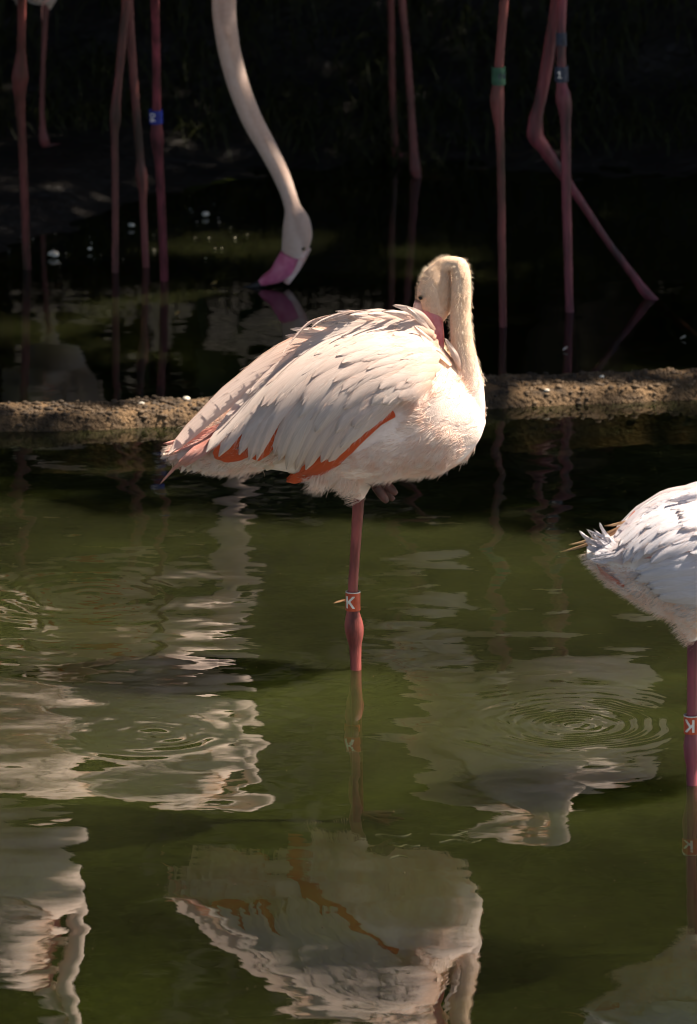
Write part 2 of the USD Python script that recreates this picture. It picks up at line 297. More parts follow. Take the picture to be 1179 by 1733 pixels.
# sandbar: a low gravelly ridge of earth between two pools
bx = np.arange(-1.6, 1.6, 0.008)
def bar_near(x): return np.interp(x, [-1.5, at_z(0, 728)[0], at_z(300, 722)[0], at_z(830, 692)[0], at_z(1179, 676)[0], 1.5], [1.72, yz(728), yz(718), yz(693), yz(674), 2.22])
def bar_far(x): return np.interp(x, [-1.5, at_z(0, 660)[0], at_z(300, 655)[0], at_z(830, 625)[0], at_z(1179, 628)[0], 1.5], [2.22, yz(678, .045), yz(668, .045), yz(628, .045), yz(620, .045), 2.6])
prof = np.linspace(0, 1, 60)
X, T = np.meshgrid(bx, prof, indexing='ij')
wob = 0.03 * (meshkit.fbm(np.stack([X * 5, T * 0 + 1, T * 0], -1), 3, 3) - 0.5)
Y0, Y1 = bar_near(X) - 0.05 + wob, bar_far(X) + 0.05 + wob
YY = Y0 + (Y1 - Y0) * T
ZZ = -0.08 + 0.104 * smooth(0, 0.30, T) * (1 - smooth(0.82, 1.0, T)) + 0.012 * T * (1 - smooth(0.8, 1, T))
nz = meshkit.fbm(np.stack([X * 14, YY * 14, X * 0], -1), 4, 7) - 0.5
nf = meshkit.fbm(np.stack([X * 70, YY * 70, X * 0], -1), 3, 8) - 0.5
ZZ = ZZ + 0.014 * nz + 0.008 * nf
bar_v = np.stack([X, YY, ZZ], -1)
bar_f = grid_faces(len(bx), len(prof))
obj('sandbar', (bar_v.reshape(-1, 3), bar_f[:, ::-1] if np.cross(bar_v[1, 0] - bar_v[0, 0], bar_v[0, 1] - bar_v[0, 0])[2] > 0 else bar_f), 'earth', kind='structure')
def bar_point(px, t):
    i = int(np.argmin(np.abs(bx - at_y(px, 680, 2.1)[0]))); j = int(t * (len(prof) - 1)); return bar_v[i, j]
def stone(c, r, seed, flat=0.6):
    m = trimesh.creation.icosphere(1, 1.0); v = np.array(m.vertices)
    v = v * (0.75 + 0.5 * meshkit.noise(v * 1.3 + seed * 7.1, seed))[:, None]
    a = seed * 1.7; R = np.array([[math.cos(a), -math.sin(a), 0], [math.sin(a), math.cos(a), 0], [0, 0, 1]])
    return ((v * [r * 1.2, r * 0.9, r * flat]) @ R.T + c, np.array(m.faces))
rng = np.random.default_rng(4)
gr = []
for k in range(4200):
    i, j = rng.integers(0, len(bx)), rng.integers(8, len(prof) - 8)
    if abs(bx[i]) > 0.85 and rng.random() < 0.6: continue
    r = 0.0022 + 0.005 * rng.random() ** 3
    gr.append(stone(bar_v[i, j] + [0, 0, r * 0.2], r, int(rng.integers(0, 60))))
obj('gravel', join(gr), 'pebble_brown', kind='stuff', label='fine brown gravel scattered over the earth bar', category='gravel')
for k, (px, t, r, lab) in enumerate([(318, .80, .0085, 'largest white pebble on the earth bar left of the preening flamingo'), (362, .86, .0065, 'small white pebble on the earth bar just behind the flamingo back'), (230, .72, .006, 'white pebble near the middle of the left part of the earth bar'),
                                     (246, .60, .006, 'white pebble low on the left part of the earth bar'), (276, .84, .005, 'tiny white pebble left of the largest white pebble'), (1020, .62, .006, 'white pebble in the sunlit patch on the right of the earth bar'),
                                     (925, .30, .005, 'white pebble near the waterline right of the flamingo breast')]):
    obj('pebble', stone(bar_point(px, t) + [0, 0, r * .3], r, k + 3), 'pebble_white', label=lab, category='pebble')
for k, (px, py, r, lab) in enumerate([(91, 430, .011, 'brightest white stone at the muddy shore beside the left red leg'), (348, 362, .009, 'pale stone at the water edge between the blue ringed leg and the feeding flamingo'), (222, 381, .007, 'pinkish pale stone on the mud between the crossed legs'),
                                      (152, 421, .005, 'tiny pale stone at the mud edge left of the thin brown leg')]):
    obj('shore_stone', stone(at_z(px, py, .008), r, k + 20), 'pebble_white', label=lab, category='stone')
sp = []
for k in range(34):
    px, py = rng.uniform(0, 420), rng.uniform(395, 450)
    if rng.random() < .4: px, py = rng.uniform(300, 420), rng.uniform(330, 420)
    sp.append(stone(at_z(px, py, .004), 0.001 + 0.0014 * rng.random(), int(rng.integers(0, 60)), .4))
obj('shore_grit', join(sp), 'pebble_white', kind='stuff', label='pale grit along the muddy shore', category='grit')
# floating leaves
def float_leaf(px, py, L, W, a, lab, m='dry_leaf'):
    c = at_z(px, py, 0.003); t = np.linspace(0, 1, 7); w = W * np.sin(np.pi * np.clip(t, 0.02, .98)) ** 0.8
    d, n = np.array([math.cos(a), math.sin(a), 0]), np.array([-math.sin(a), math.cos(a), 0])
    v = []
    for ti, wi in zip(t, w):
        for s in (-1, 0, 1): v.append(c + d * L * (ti - .5) + n * wi * s + [0, 0, 0.004 * s * s * (ti) + 0.003 * ti])
    top = np.array(v); v2 = np.vstack([top, top - [0, 0, 0.001]]); f = grid_faces(7, 3)
    obj('floating_leaf', (v2, np.vstack([f, f[:, ::-1] + len(top)])), m, label=lab, category='leaf')
float_leaf(361, 481, .013, .004, .2, 'small yellow leaf floating left of the feeding flamingo bill')
float_leaf(300, 532, .013, .005, 1.0, 'tan leaf floating right of the blue ringed leg')
float_leaf(576, 1020, .026, .006, .1, 'narrow orange brown leaf floating beside the red leg ring', 'brown_leaf')
float_leaf(956, 592, .012, .004, .6, 'tiny leaf floating under the stance leg behind the earth bar', 'pebble_white')
float_leaf(1155, 573, .012, .004, .3, 'pale leaf floating at the right edge of the back pool', 'pebble_white')

al = []
for k in range(9):
    a = at_z(rng.uniform(640, 800), rng.uniform(1405, 1452), .001); t = np.linspace(0, 1, 9)[:, None]
    h = rng.uniform(-.5, .5) + (math.pi if k % 3 == 0 else 0); w = np.array([math.cos(h), math.sin(h) * .6, 0])
    p = a + w * t * rng.uniform(.02, .07) + np.array([-w[1], w[0], 0]) * np.sin(t * rng.uniform(3, 7) + k) * rng.uniform(.004, .012)
    al.append(tube(np.c_[p, np.full(9, .0006)], 16, 5))
dust = []
for k in range(90):
    px, py = rng.uniform(10, 1170), rng.uniform(740, 1720); dust.append(stone(at_z(px, py, .0008), rng.uniform(.0006, .0014), int(rng.integers(0, 60)), .4))
obj('floating_specks', join(dust), 'pebble_brown', label='tiny specks of dust and down floating over the front pool', category='debris', kind='stuff')
obj('algae_strands', join(al), 'algae', label='thin yellow green algae strands floating right of the leg reflection', category='algae', kind='stuff')
# ------------------------------------------------------------------ vegetation
def leaves(pts, size, rng, long=2.2):
    n = len(pts); d = rng.normal(size=(n, 3)); d[:, 2] -= 0.4; d /= np.linalg.norm(d, axis=1, keepdims=True)
    u = np.cross(d, rng.normal(size=(n, 3))); u /= np.linalg.norm(u, axis=1, keepdims=True)
    s = size * rng.uniform(.6, 1.4, (n, 1))
    v = np.stack([pts, pts + d * s * .5 * long + u * s * .5, pts + d * s * long, pts + d * s * .5 * long - u * s * .5], 1).reshape(-1, 3)
    i = np.arange(n)[:, None] * 4
    return (v, np.vstack([i + [0, 1, 2], i + [0, 2, 3]]))
def tree(name, base, crown_c, crown_r, n, seed, label, leaf=0.07, cat='tree'):
    rng = np.random.default_rng(seed)
    t = thing(name, label, cat, base)
    base, crown_c, crown_r = map(lambda a: np.array(a, float), (base, crown_c, crown_r))
    r0 = 0.035 * (crown_c[2] + crown_r[2])
    mid = (base + crown_c) / 2 + [rng.normal() * .15, rng.normal() * .1, 0]
    wood = [tube([[*(base - [0, 0, .2]), r0 * 1.3], [*mid, r0], [*crown_c, r0 * .6], [*(crown_c + [0, 0, crown_r[2] * .7]), r0 * .15]], 20, 10)]
    clumps = []
    for k in range(26):
        d = rng.normal(size=3); d /= np.linalg.norm(d)
        e = crown_c + d * crown_r * rng.uniform(.45, .95)
        s = base + (crown_c - base) * rng.uniform(.55, 1.0)
        wood.append(tube([[*s, r0 * .35], [*((s + e) / 2 + [0, 0, .15]), r0 * .22], [*e, r0 * .06]], 8, 6))
        clumps.append((e, rng.uniform(.22, .42)))
    obj('trunk', join(wood), 'bark', t)
    P = []
    for e, r in clumps:
        m = n // len(clumps); p = rng.normal(size=(m, 3)); p /= np.linalg.norm(p, axis=1, keepdims=True)
        P.append(e + p * (rng.random((m, 1)) ** .4) * crown_r * r)
    obj('crown', leaves(np.concatenate(P), leaf, rng), 'leaf', t, smooth=False)
tree('broadleaf_tree', (2.8, 8.0, 1.0), (2.6, 7.0, 4.2), (2.2, 1.7, 2.8), 16000, 1, 'tall tree on the back bank behind the striding legs')
tree('broadleaf_tree', (0.4, 7.6, 1.0), (0.4, 6.9, 4.4), (2.4, 1.7, 3.0), 16000, 2, 'tall tree straight behind the back bank')
tree('broadleaf_tree', (-3.6, 7.4, 1.0), (-3.4, 6.6, 4.0), (2.4, 1.8, 3.0), 16000, 3, 'tall tree behind the left end of the back bank')
tree('broadleaf_tree', (7.4, 7.0, 1.0), (7.2, 6.2, 4.6), (2.6, 2.4, 3.2), 14000, 4, 'tall tree beyond the right end of the back bank')
tree('broadleaf_tree', (-7.4, 8.0, 1.0), (-7.2, 7.4, 4.6), (2.6, 2.2, 3.2), 14000, 5, 'tall tree far beyond the left end of the back bank')
for k, (x, y, r) in enumerate([(-2.6, 6.2, 1.2), (-1.0, 6.0, 1.1), (.7, 5.9, 1.1), (2.2, 6.1, 1.2), (-4.6, 6.6, 1.4), (4.6, 7.0, 1.4)]):
    tree('leafy_shrub', (x, y, .6), (x, y, 1.7), (r, .75, 1.2), 9000, 20 + k, ['dark shrub on the bank left of the long necked feeder', 'dark shrub on the bank behind the crossed legs', 'dark shrub on the bank behind the thin pair of legs', 'dark shrub on the bank behind the striding legs', 'leftmost dark shrub on the back bank', 'rightmost dark shrub on the back bank'][k], .06, 'shrub')
for k, (x, y, zc, r) in enumerate([(-7.5, -1.0, 4.2, 2.6), (-7.0, -7.0, 4.4, 2.8), (9.8, -2.0, 3.6, 2.2), (9.6, -8.0, 4.2, 2.6), (-5.0, -22.5, 6.5, 3.4), (4.5, -22.5, 6.5, 3.4), (-8, 4.0, 4.2, 2.4), (0, -24.5, 7.5, 3.2)]):  # unseen trees added around the pool and viewer to cut sky light
    tree('broadleaf_tree', (x, y, .5), (x, y, zc), (r, r, 2.9), 9000, 60 + k, ['added unseen tree on the left bank beside the front pool', 'added unseen tree on the left bank nearer the viewer', 'added unseen tree on the right bank beside the front pool', 'added unseen tree on the right bank nearer the viewer', 'added unseen tall tree behind the viewer on the left', 'added unseen tall tree behind the viewer on the right', 'added unseen tree at the left end of the back pool', 'added unseen tall tree straight behind the viewer'][k], .11)
def added_shade_tree():  # unseen tree added for shade, leaf gaps shaped to light chosen spots
    rng = np.random.default_rng(31)
    t = thing('broadleaf_tree', 'added unseen broad tree on the right bank, its crown shaped to dapple the pool', 'tree', (3.9, 5.7, .7))
    b = np.array([3.9, 5.7, .5]); wood = [tube([[*b, .26], [3.7, 5.4, 2.2, .2], [3.4, 4.8, 3.9, .15], [3.2, 4.0, 4.6, .08], [3.0, 2.6, 4.9, .03]], 24, 10)]
    gaps = [(20, -230, 3.12), (165, -200, 3.37), (235, -170, 2.86), (-100, -230, 2.28), (820, -190, 2.74), (900, -200, 3.02)]
    lit = [(at_y(px, py, y), .37 if px > 600 else .33, .21 if px > 600 else .18) for px, py, y in gaps] + [(at_z(260, 688, .04), .20, .07), (at_z(380, 668, .04), .12, .06), (at_z(40, 684, .04), .05, .02), (at_z(1015, 650, .04), .19, .035), (at_z(1178, 638, .04), .08, .03)]
    k = SUN / SUN[2]; n = 150000
    g = np.stack([rng.uniform(-3.2, 1.7, n), rng.uniform(.8, 7.4, n), np.zeros(n)], 1); z = rng.uniform(3.5, 5.6, n)
    ok = g[:, 1] > 1.25 - .4 * smooth(0, .7, g[:, 0]) + .5 * meshkit.fbm(np.stack([g[:, 0] * 3, g[:, 0] * 0 + 1, g[:, 0] * 0 + 2], 1), 3, 2) - .25
    ok &= (g[:, 0] > -1.5) | (g[:, 1] > 4.6)
    ok &= (meshkit.fbm(np.stack([g[:, 0] * 2.6, g[:, 1] * 4, g[:, 0] * 0 + .5], 1), 3, 6) < .63) | (g[:, 1] > 3.9)
    for c, rx, ry in lit:
        cg = c - k * c[2]; ok &= ((g[:, 0] - cg[0]) / (rx + .04)) ** 2 + ((g[:, 1] - cg[1]) / (ry + .04)) ** 2 > 1
    P = (g + k * z[:, None] + rng.normal(size=(n, 3)) * .02)[ok][:70000]
    for i in range(40):
        e = P[rng.integers(len(P))]; q = np.array([3.4, 4.8, 3.9]) if e[1] > 3.4 else np.array([3.15, 3.6, 4.68])
        wood.append(tube([[*q, .05], [*((q + e) / 2 + [0, 0, .12]), .028], [*e, .006]], 8, 6))
    obj('trunk', join(wood), 'bark', t); obj('crown', leaves(P, .045, rng), 'leaf', t, smooth=False)
added_shade_tree()
def added_sky_block_tree():  # unseen canopy added overhead to cut sky light on pool and birds
    rng = np.random.default_rng(32); n = 60000
    t = thing('broadleaf_tree', 'added unseen wide tree on the left bank, roofing the pool to cut sky light', 'tree', (-4.6, 2.2, .4))
    wood = [tube([[-4.6, 2.2, .2, .3], [-4.3, 2.0, 2.2, .22], [-3.2, 1.6, 3.7, .15], [-1.6, .9, 4.4, .09], [.3, .4, 4.8, .03]], 24, 10)]
    P = np.stack([rng.uniform(-4.6, 1.8, n), rng.uniform(-3.4, 4.6, n), rng.uniform(3.8, 5.6, n)], 1)
    ok = (P[:, 0] - P[:, 2] * SUN[0] / SUN[2] < -1.5 - .4 * rng.random(n)) & (((P[:, 0] + 1.5) / 3.4) ** 2 + ((P[:, 1] - .6) / 4.0) ** 2 < 1) & (meshkit.fbm(P * 1.6, 3, 4) < .60)
    P = P[ok][:26000]
    for i in range(40):
        e = P[rng.integers(len(P))]; q = np.array([[-3.2, 1.6, 3.7], [-1.6, .9, 4.4], [-.6, .65, 4.6]][int(rng.integers(3))])
        wood.append(tube([[*q, .05], [*((q + e) / 2 + [0, 0, .12]), .028], [*e, .006]], 8, 6))
    obj('trunk', join(wood), 'bark', t); obj('crown', leaves(P, .08, rng), 'leaf', t, smooth=False)
added_sky_block_tree()
# long arching grasses and trailing stems on the bank
rng = np.random.default_rng(8); gp = []
def blade(c, L, W, a, droop, rise=.8):
    t = np.linspace(0, 1, 7); d = np.array([math.cos(a), math.sin(a), 0]); n = np.array([-math.sin(a), math.cos(a), 0])
    p = c + d * (L * .6 * t[:, None] ** 1.4) + np.array([0, 0, 1.0]) * (L * (rise * t - droop * t ** 2.2))[:, None]
    w = W * (1 - t) ** .7 * np.minimum(1, t * 6 + .4)
    return (np.stack([p - n * w[:, None], p + n * w[:, None]], 1).reshape(-1, 3), grid_faces(7, 2))
for k in range(520):
    cx, cyy = rng.uniform(-1.1, 1.1), rng.uniform(4.45, 5.9)
    cz = float(ground_z(np.array([cx]), np.array([cyy]))[0])
    for j in range(9):
        gp.append(blade(np.array([cx, cyy, cz - .01]) + rng.normal(size=3) * [.03, .03, 0], rng.uniform(.12, .34), rng.uniform(.002, .0045), rng.uniform(-2.8, -.3), rng.uniform(.5, 1.5)))
obj('bank_grass', join(gp), 'grass', kind='stuff', label='dark arching grass covering the shaded back bank', category='grass')

# ------------------------------------------------------------------ flamingo building
class Bird:
    """Side outline in photograph pixels (top, bottom) with half widths in metres, in the plane y = Y0."""
    def __init__(s, top, bot, hw, Y0, noseup=0):
        s.Y0 = Y0
        f = lambda rows: np.array([at_y(a, b, Y0)[[0, 2]] for a, b in rows])
        t, b = f(top), f(bot)
        s.x0, s.x1 = max(t[0, 0], b[0, 0]), min(t[-1, 0], b[-1, 0])
        s.T, s.B = PchipInterpolator(t[:, 0], t[:, 1]), PchipInterpolator(b[:, 0], b[:, 1])
        hx = np.array([at_y(a, 700, Y0)[0] for a, _ in hw])
        s.H = PchipInterpolator(hx, [w for _, w in hw])
    def at(s, x):
        x = np.clip(x, s.x0, s.x1); a, b = s.T(x), s.B(x)
        return (a + b) / 2, np.maximum((a - b) / 2, .002), np.maximum(s.H(x), .002)
    def loft(s, n=64, m=32):
        u = (1 - np.cos(np.linspace(0, np.pi, n))) / 2
        x = s.x0 + (s.x1 - s.x0) * u; zc, hz, hw = s.at(x)
        g = np.arange(m) * 2 * np.pi / m
        cg, sg = np.cos(g), np.sin(g)
        v = np.stack([np.repeat(x[:, None], m, 1), s.Y0 + hw[:, None] * np.sign(cg) * abs(cg) ** .9, zc[:, None] + hz[:, None] * np.sign(sg) * abs(sg) ** .95], -1).reshape(-1, 3)
        f = grid_faces(n, m, True)
        k = len(v); v = np.vstack([v, v[:m].mean(0), v[-m:].mean(0)])
        j = np.arange(m); jn = (j + 1) % m
        f = np.vstack([f, np.stack([np.full(m, k), jn, j], 1), np.stack([np.full(m, k + 1), (n - 1) * m + j, (n - 1) * m + jn], 1)])
        tm = trimesh.Trimesh(v, f, process=False)
        if tm.volume < 0: tm.invert()
        return tm
    def near(s, px, py, off):
        """3-D points on the near flank that appear at the pixels px, py, lifted by off."""
        px, py, off = np.broadcast_arrays(np.asarray(px, float), np.asarray(py, float), np.asarray(off, float))
        y = np.full(px.shape, s.Y0 - .07)
        for _ in range(14):
            u, v = (px - CX) / F, -(py - CY) / F
            d = np.stack([u, ct + v * st, -st + v * ct], -1); k = (y - CAM[1]) / d[..., 1]
            P = CAM + d * k[..., None]
            zc, hz, hw = s.at(P[..., 0])
            t = np.clip((P[..., 2] - zc) / hz, -.97, .97)
            tgt = s.Y0 - (hw * np.sqrt(1 - t * t) + .006) - off
            y = y * .45 + tgt * .55
        u, v = (px - CX) / F, -(py - CY) / F
        d = np.stack([u, ct + v * st, -st + v * ct], -1)
        return CAM + d * ((y - CAM[1]) / d[..., 1])[..., None]
def manifold(tm):
    v, f = (tm if isinstance(tm, tuple) else (np.array(tm.vertices), np.array(tm.faces)))
    return manifold3d.Manifold(manifold3d.Mesh(v.astype(np.float32), f.astype(np.uint32)))
def ball_chain(rows):
    """Hull of neighbouring spheres along rows (x y z r), after smoothing."""
    rows = spline(rows, max(len(rows) * 4, 12))
    S = [manifold3d.Manifold.sphere(float(r), 24).translate(tuple(map(float, (x, y, z)))) for x, y, z, r in rows]
    return manifold3d.Manifold.batch_boolean([manifold3d.Manifold.batch_hull([a, b]) for a, b in zip(S[:-1], S[1:])], manifold3d.OpType.Add)
def skin(parts, edge=0.007, it=14):
    M = manifold3d.Manifold.batch_boolean(parts, manifold3d.OpType.Add).refine_to_length(edge)
    v, f, _ = meshkit.arrays(M)
    tm = trimesh.Trimesh(v, f, process=True); tm.merge_vertices()
    v0 = np.array(tm.vertices); trimesh.smoothing.filter_taubin(tm, .5, .52, it)
    v1 = np.array(tm.vertices); bad = np.linalg.norm(v1 - v0, axis=1) > .015
    v1[bad] = v0[bad]; tm.vertices = v1
    return tm
def interp_curve(flow, u):
    us = [a for a, _ in flow]; P = np.array([c for _, c in flow], float)
    return PchipInterpolator(us, P)(u)                    # 4 control points
def bez(P, s):
    s = np.asarray(s, float)[:, None]
    return (1 - s) ** 3 * P[0] + 3 * (1 - s) ** 2 * s * P[1] + 3 * (1 - s) * s * s * P[2] + s ** 3 * P[3]
def feather(bird, ctr, width, layer, lift, rng, camber=.0055, pointed=.55, n=16, m=7, notch=True):
    """One feather: a cambered vane along the pixel polyline ctr, laid on the flank."""
    c = spline(np.c_[ctr, np.zeros(len(ctr))], n)[:, :2]
    t = np.linspace(0, 1, n); d = np.gradient(c, axis=0); d /= np.linalg.norm(d, axis=1, keepdims=True) + 1e-9
    nrm = np.stack([-d[:, 1], d[:, 0]], 1)
    w = width * np.minimum(1, .35 + 1.6 * t) * np.clip(1 - t, 0, 1) ** pointed * 1.12
    w[-1] = width * .05
    w = w * (1 + .05 * np.sin(t * 31 + rng.random() * 6) * (t > .4))
    q = np.linspace(-1, 1, m)
    px = c[:, None, 0] + nrm[:, None, 0] * w[:, None] * q
    py = c[:, None, 1] + nrm[:, None, 1] * w[:, None] * q
    if notch:                                            # barbs run a little towards the tip at the edges
        px = px + d[:, None, 0] * (abs(q) ** 2 * w[:, None] * .25); py = py + d[:, None, 1] * (abs(q) ** 2 * w[:, None] * .25)
    tilt = rng.normal() * .0006; camber = camber * min(width, 22) / 24
    off = layer + camber * (1 - q[None, :] ** 2) + lift * t[:, None] ** 2.2 + tilt * q[None, :] - .003 * (1 - t[:, None]) ** 2
    off = off + .0012 * np.sin(q[None] * 5 + t[:, None] * 9 + rng.random() * 6) * t[:, None]
    P = bird.near(px, py, off); Q = bird.near(px, py, layer)
    def gn(A):
        a, b_ = np.gradient(A, axis=0), np.gradient(A, axis=1); c_ = np.cross(a, b_); c_ = c_ * -np.sign(c_[..., 1:2] + 1e-12); return c_ / (np.linalg.norm(c_, axis=-1, keepdims=True) + 1e-12)
    zc, hz, hw = bird.at(P[..., 0]); tt = np.clip((P[..., 2] - zc) / hz, -1, 1)
    A = np.stack([gn(Q)[..., 0] * .5, -np.sqrt(1 - tt * tt * .96) / hw, tt / hz], -1); A /= np.linalg.norm(A, axis=-1, keepdims=True)
    N = gn(P) * .85 + A * .35; N /= np.linalg.norm(N, axis=-1, keepdims=True)
    uv = np.stack(np.broadcast_arrays((q[None] + 1) / 2, t[:, None]), -1).reshape(-1, 2)
    F_ = grid_faces(n, m); pv = P.reshape(-1, 3); fn = np.cross(pv[F_[0, 1]] - pv[F_[0, 0]], pv[F_[0, 2]] - pv[F_[0, 0]])
    if fn[1] > 0: F_ = F_[:, ::-1]
    return (pv, F_, uv, N.reshape(-1, 3))
def wing(bird, flow, rows, rng):
    out = []
    for (s0, s1, n, w, layer, lift, pointed) in rows:
        for k in range(n):
            u = np.clip((k + .5 + rng.uniform(-.5, .5)) / n, 0, 1)
            P = interp_curve(flow, u)
            a, b = s0 + rng.uniform(-.05, .05), s1 + rng.uniform(-.05, .05)
            c = bez(P, np.linspace(max(a, 0), min(b, 1.02), 12))
            c = c + rng.normal(size=2) * 2.0
            out.append(feather(bird, c, w * rng.uniform(.85, 1.15), layer + rng.uniform(0, .003) + .003 * ((k % 2) if s1 > .9 else 0), lift * rng.uniform(.5, 1.5), rng, pointed=pointed))
    return out
def wisps(fes, rng, per, L=.012, n=16, m=7):
    S, W = [], []
    for fe in fes:
        G = fe[0].reshape(n, m, 3); NN = fe[3].reshape(n, m, 3)
        for k in range(per):
            i = int(rng.integers(3, n - 1)); j = int(rng.choice([0, 0, 1, 2, 4, 5, 6, 6]))
            d = G[min(i + 1, n - 1), j] - G[i - 1, j]; o_ = G[i, j] - G[i, 3]
            d = d / (np.linalg.norm(d) + 1e-9) + .6 * rng.random() * o_ / (np.linalg.norm(o_) + 1e-9) + NN[i, j] * rng.uniform(0, .25) + rng.normal(size=3) * .12
            d /= np.linalg.norm(d); l = L * rng.uniform(.5, 1.6); p = G[i, j]
            S.append(np.array([p - d * l * .3, p + d * l * .4, p + d * l + np.array([0, 0, -.12 * l])])); W.append(np.array([.0004, .0003, .0001]))
    return S, W
def mirror(fe, Y0):
    v = fe[0].copy(); v[:, 2] -= .28 * np.maximum(Y0 - v[:, 1], 0) + .002; v[:, 1] = 2 * Y0 - v[:, 1]; nn = fe[3].copy(); nn[:, 1] *= -1; return (v, fe[1][:, ::-1], fe[2], nn)
def plumage_cloud(tm, Y0, rng, n, keep, L, W, flowdir, mesh_lift=.003):
    """Many small contour feathers rooted on the skin."""
    pts, fi = trimesh.sample.sample_surface(tm, n * 3, seed=3)
    nor = tm.face_normals[fi]; ok = keep(pts); pts, nor = pts[ok][:n], nor[ok][:n]
    out = []
    for p, nn in zip(pts, nor):
        f = flowdir(p) + rng.normal(size=3) * .28
        f = f - nn * (f @ nn); f /= np.linalg.norm(f) + 1e-9; b = np.cross(nn, f)
        l, w = L * rng.uniform(.7, 1.4), W * rng.uniform(.7, 1.3)
        t = np.linspace(0, 1, 5); ww = w * np.array([.4, .9, 1, .8, .15]); q = np.array([-1, 0, 1.0])
        lift = mesh_lift * rng.uniform(.6, 1.6)
        v = p + f * (l * t)[:, None, None] + b * (ww[:, None] * q)[..., None] + nn * (-.0004 + lift * t[:, None] + .0009 * (1 - q ** 2))[..., None]
        uv = np.stack(np.broadcast_arrays((q[None] + 1) / 2, t[:, None]), -1).reshape(-1, 2)
        F_ = grid_faces(5, 3); pv = v.reshape(-1, 3); fn = np.cross(pv[F_[0, 1]] - pv[F_[0, 0]], pv[F_[0, 2]] - pv[F_[0, 0]])
        own = b * q[:, None] * .35; N = (nn + own[None] + f * (t[:, None, None] - .5) * .25 + np.zeros((5, 3, 3))).reshape(-1, 3); N /= np.linalg.norm(N, axis=1, keepdims=True)
        out.append((pv, F_ if fn @ nn > 0 else F_[:, ::-1], uv, N))
    return join(out)
def swirl(p, k=26):
    return np.stack([meshkit.fbm(p * k + o, 2, 3 + i) - .5 for i, o in enumerate((0., 7.3, 3.1))], -1)
def fuzz(tm, rng, n, keep, L, sweep, r=.00022, seed=5, up=.8, curl=0.0):
    pts, fi = trimesh.sample.sample_surface(tm, n * 3, seed=seed)
    nor = tm.face_normals[fi]; ok = keep(pts); pts, nor = pts[ok][:n], nor[ok][:n]
    S, W = [], []; sw = swirl(pts) * curl
    for p, nn, c_ in zip(pts, nor, sw):
        l = L * rng.uniform(.5, 1.5); d = nn * up + sweep(p) * rng.uniform(.5, 1.2) + c_ + rng.normal(size=3) * .2; d /= np.linalg.norm(d)
        e = d + sweep(p) * .6 + c_ * .5; e /= np.linalg.norm(e)
        S.append(np.array([p - nn * .001, p + d * l * .5, p + d * l * .5 + e * l * .5])); W.append(np.array([2 * r, 1.4 * r, .4 * r]))
    return S, W
def leg_mesh(rows, y, n=90, sides=18, seed=0, squash=.9):
    return tube(pxr(rows, y), n, sides, squash, .0009, seed)
def band(p0, p1, r, th=.0016, sides=28):
    """A ring round the axis p0-p1: outer and inner wall."""
    p0, p1 = np.array(p0), np.array(p1); ax = (p1 - p0); h = np.linalg.norm(ax); ax /= h
    m = trimesh.creation.annulus(r_min=r - th, r_max=r, height=h, sections=sides)
    T = trimesh.geometry.align_vectors([0, 0, 1], ax); T[:3, 3] = (p0 + p1) / 2
    m.apply_transform(T); return m
def ring_text(txt, p0, p1, r, height, ang, turn=0.0, flip=False):
    """Lettering bent round a ring; ang is the direction it faces (0 = camera, positive = right)."""
    m = meshkit.text_mesh(txt, height, .0009, True); m = m.subdivide().subdivide()
    v = np.array(m.vertices); v[:, :2] -= (v[:, :2].max(0) + v[:, :2].min(0)) / 2
    c, s = math.cos(turn), math.sin(turn); v[:, :2] = v[:, :2] @ np.array([[c, s], [-s, c]])
    p0, p1 = np.array(p0), np.array(p1); ax = (p1 - p0) / np.linalg.norm(p1 - p0)
    a = ang + v[:, 0] / r; rr = r + v[:, 2] - .0002
    X = np.array([1.0, 0, 0]); X -= ax * (X @ ax); X /= np.linalg.norm(X); Yv = np.cross(ax, X)
    P = (p0 + p1) / 2 + ax * v[:, 1:2] + (np.sin(a) * rr)[:, None] * X - (np.cos(a) * rr)[:, None] * Yv
    return (P, np.array(m.faces))
def foot(c, heading, size, down=0.0):
    """Webbed foot: three toes with a web, c on the ground."""
    parts = []; tips = []
    for a in (-.62, 0, .62):
        d = np.array([math.cos(heading + a), math.sin(heading + a), 0]); L = size * (1.1 if a == 0 else 1.0)
        tip = c + d * L + [0, 0, .002]
        parts.append(tube([[*(c + [0, 0, .008]), .006], [*(c + d * L * .5 + [0, 0, .006]), .0045], [*tip, .002]], 8, 8)); tips.append(tip)
    for a, b in zip(tips[:-1], tips[1:]):
        w = np.array([c + [0, 0, .006], c + (a - c) * .9, (a + b) / 2 * .82 + c * .18, c + (b - c) * .9])
        parts.append((np.vstack([w, w - [0, 0, .002]]), np.array([[0, 1, 2], [0, 2, 3], [6, 5, 4], [7, 6, 4]])))
    return join(parts)

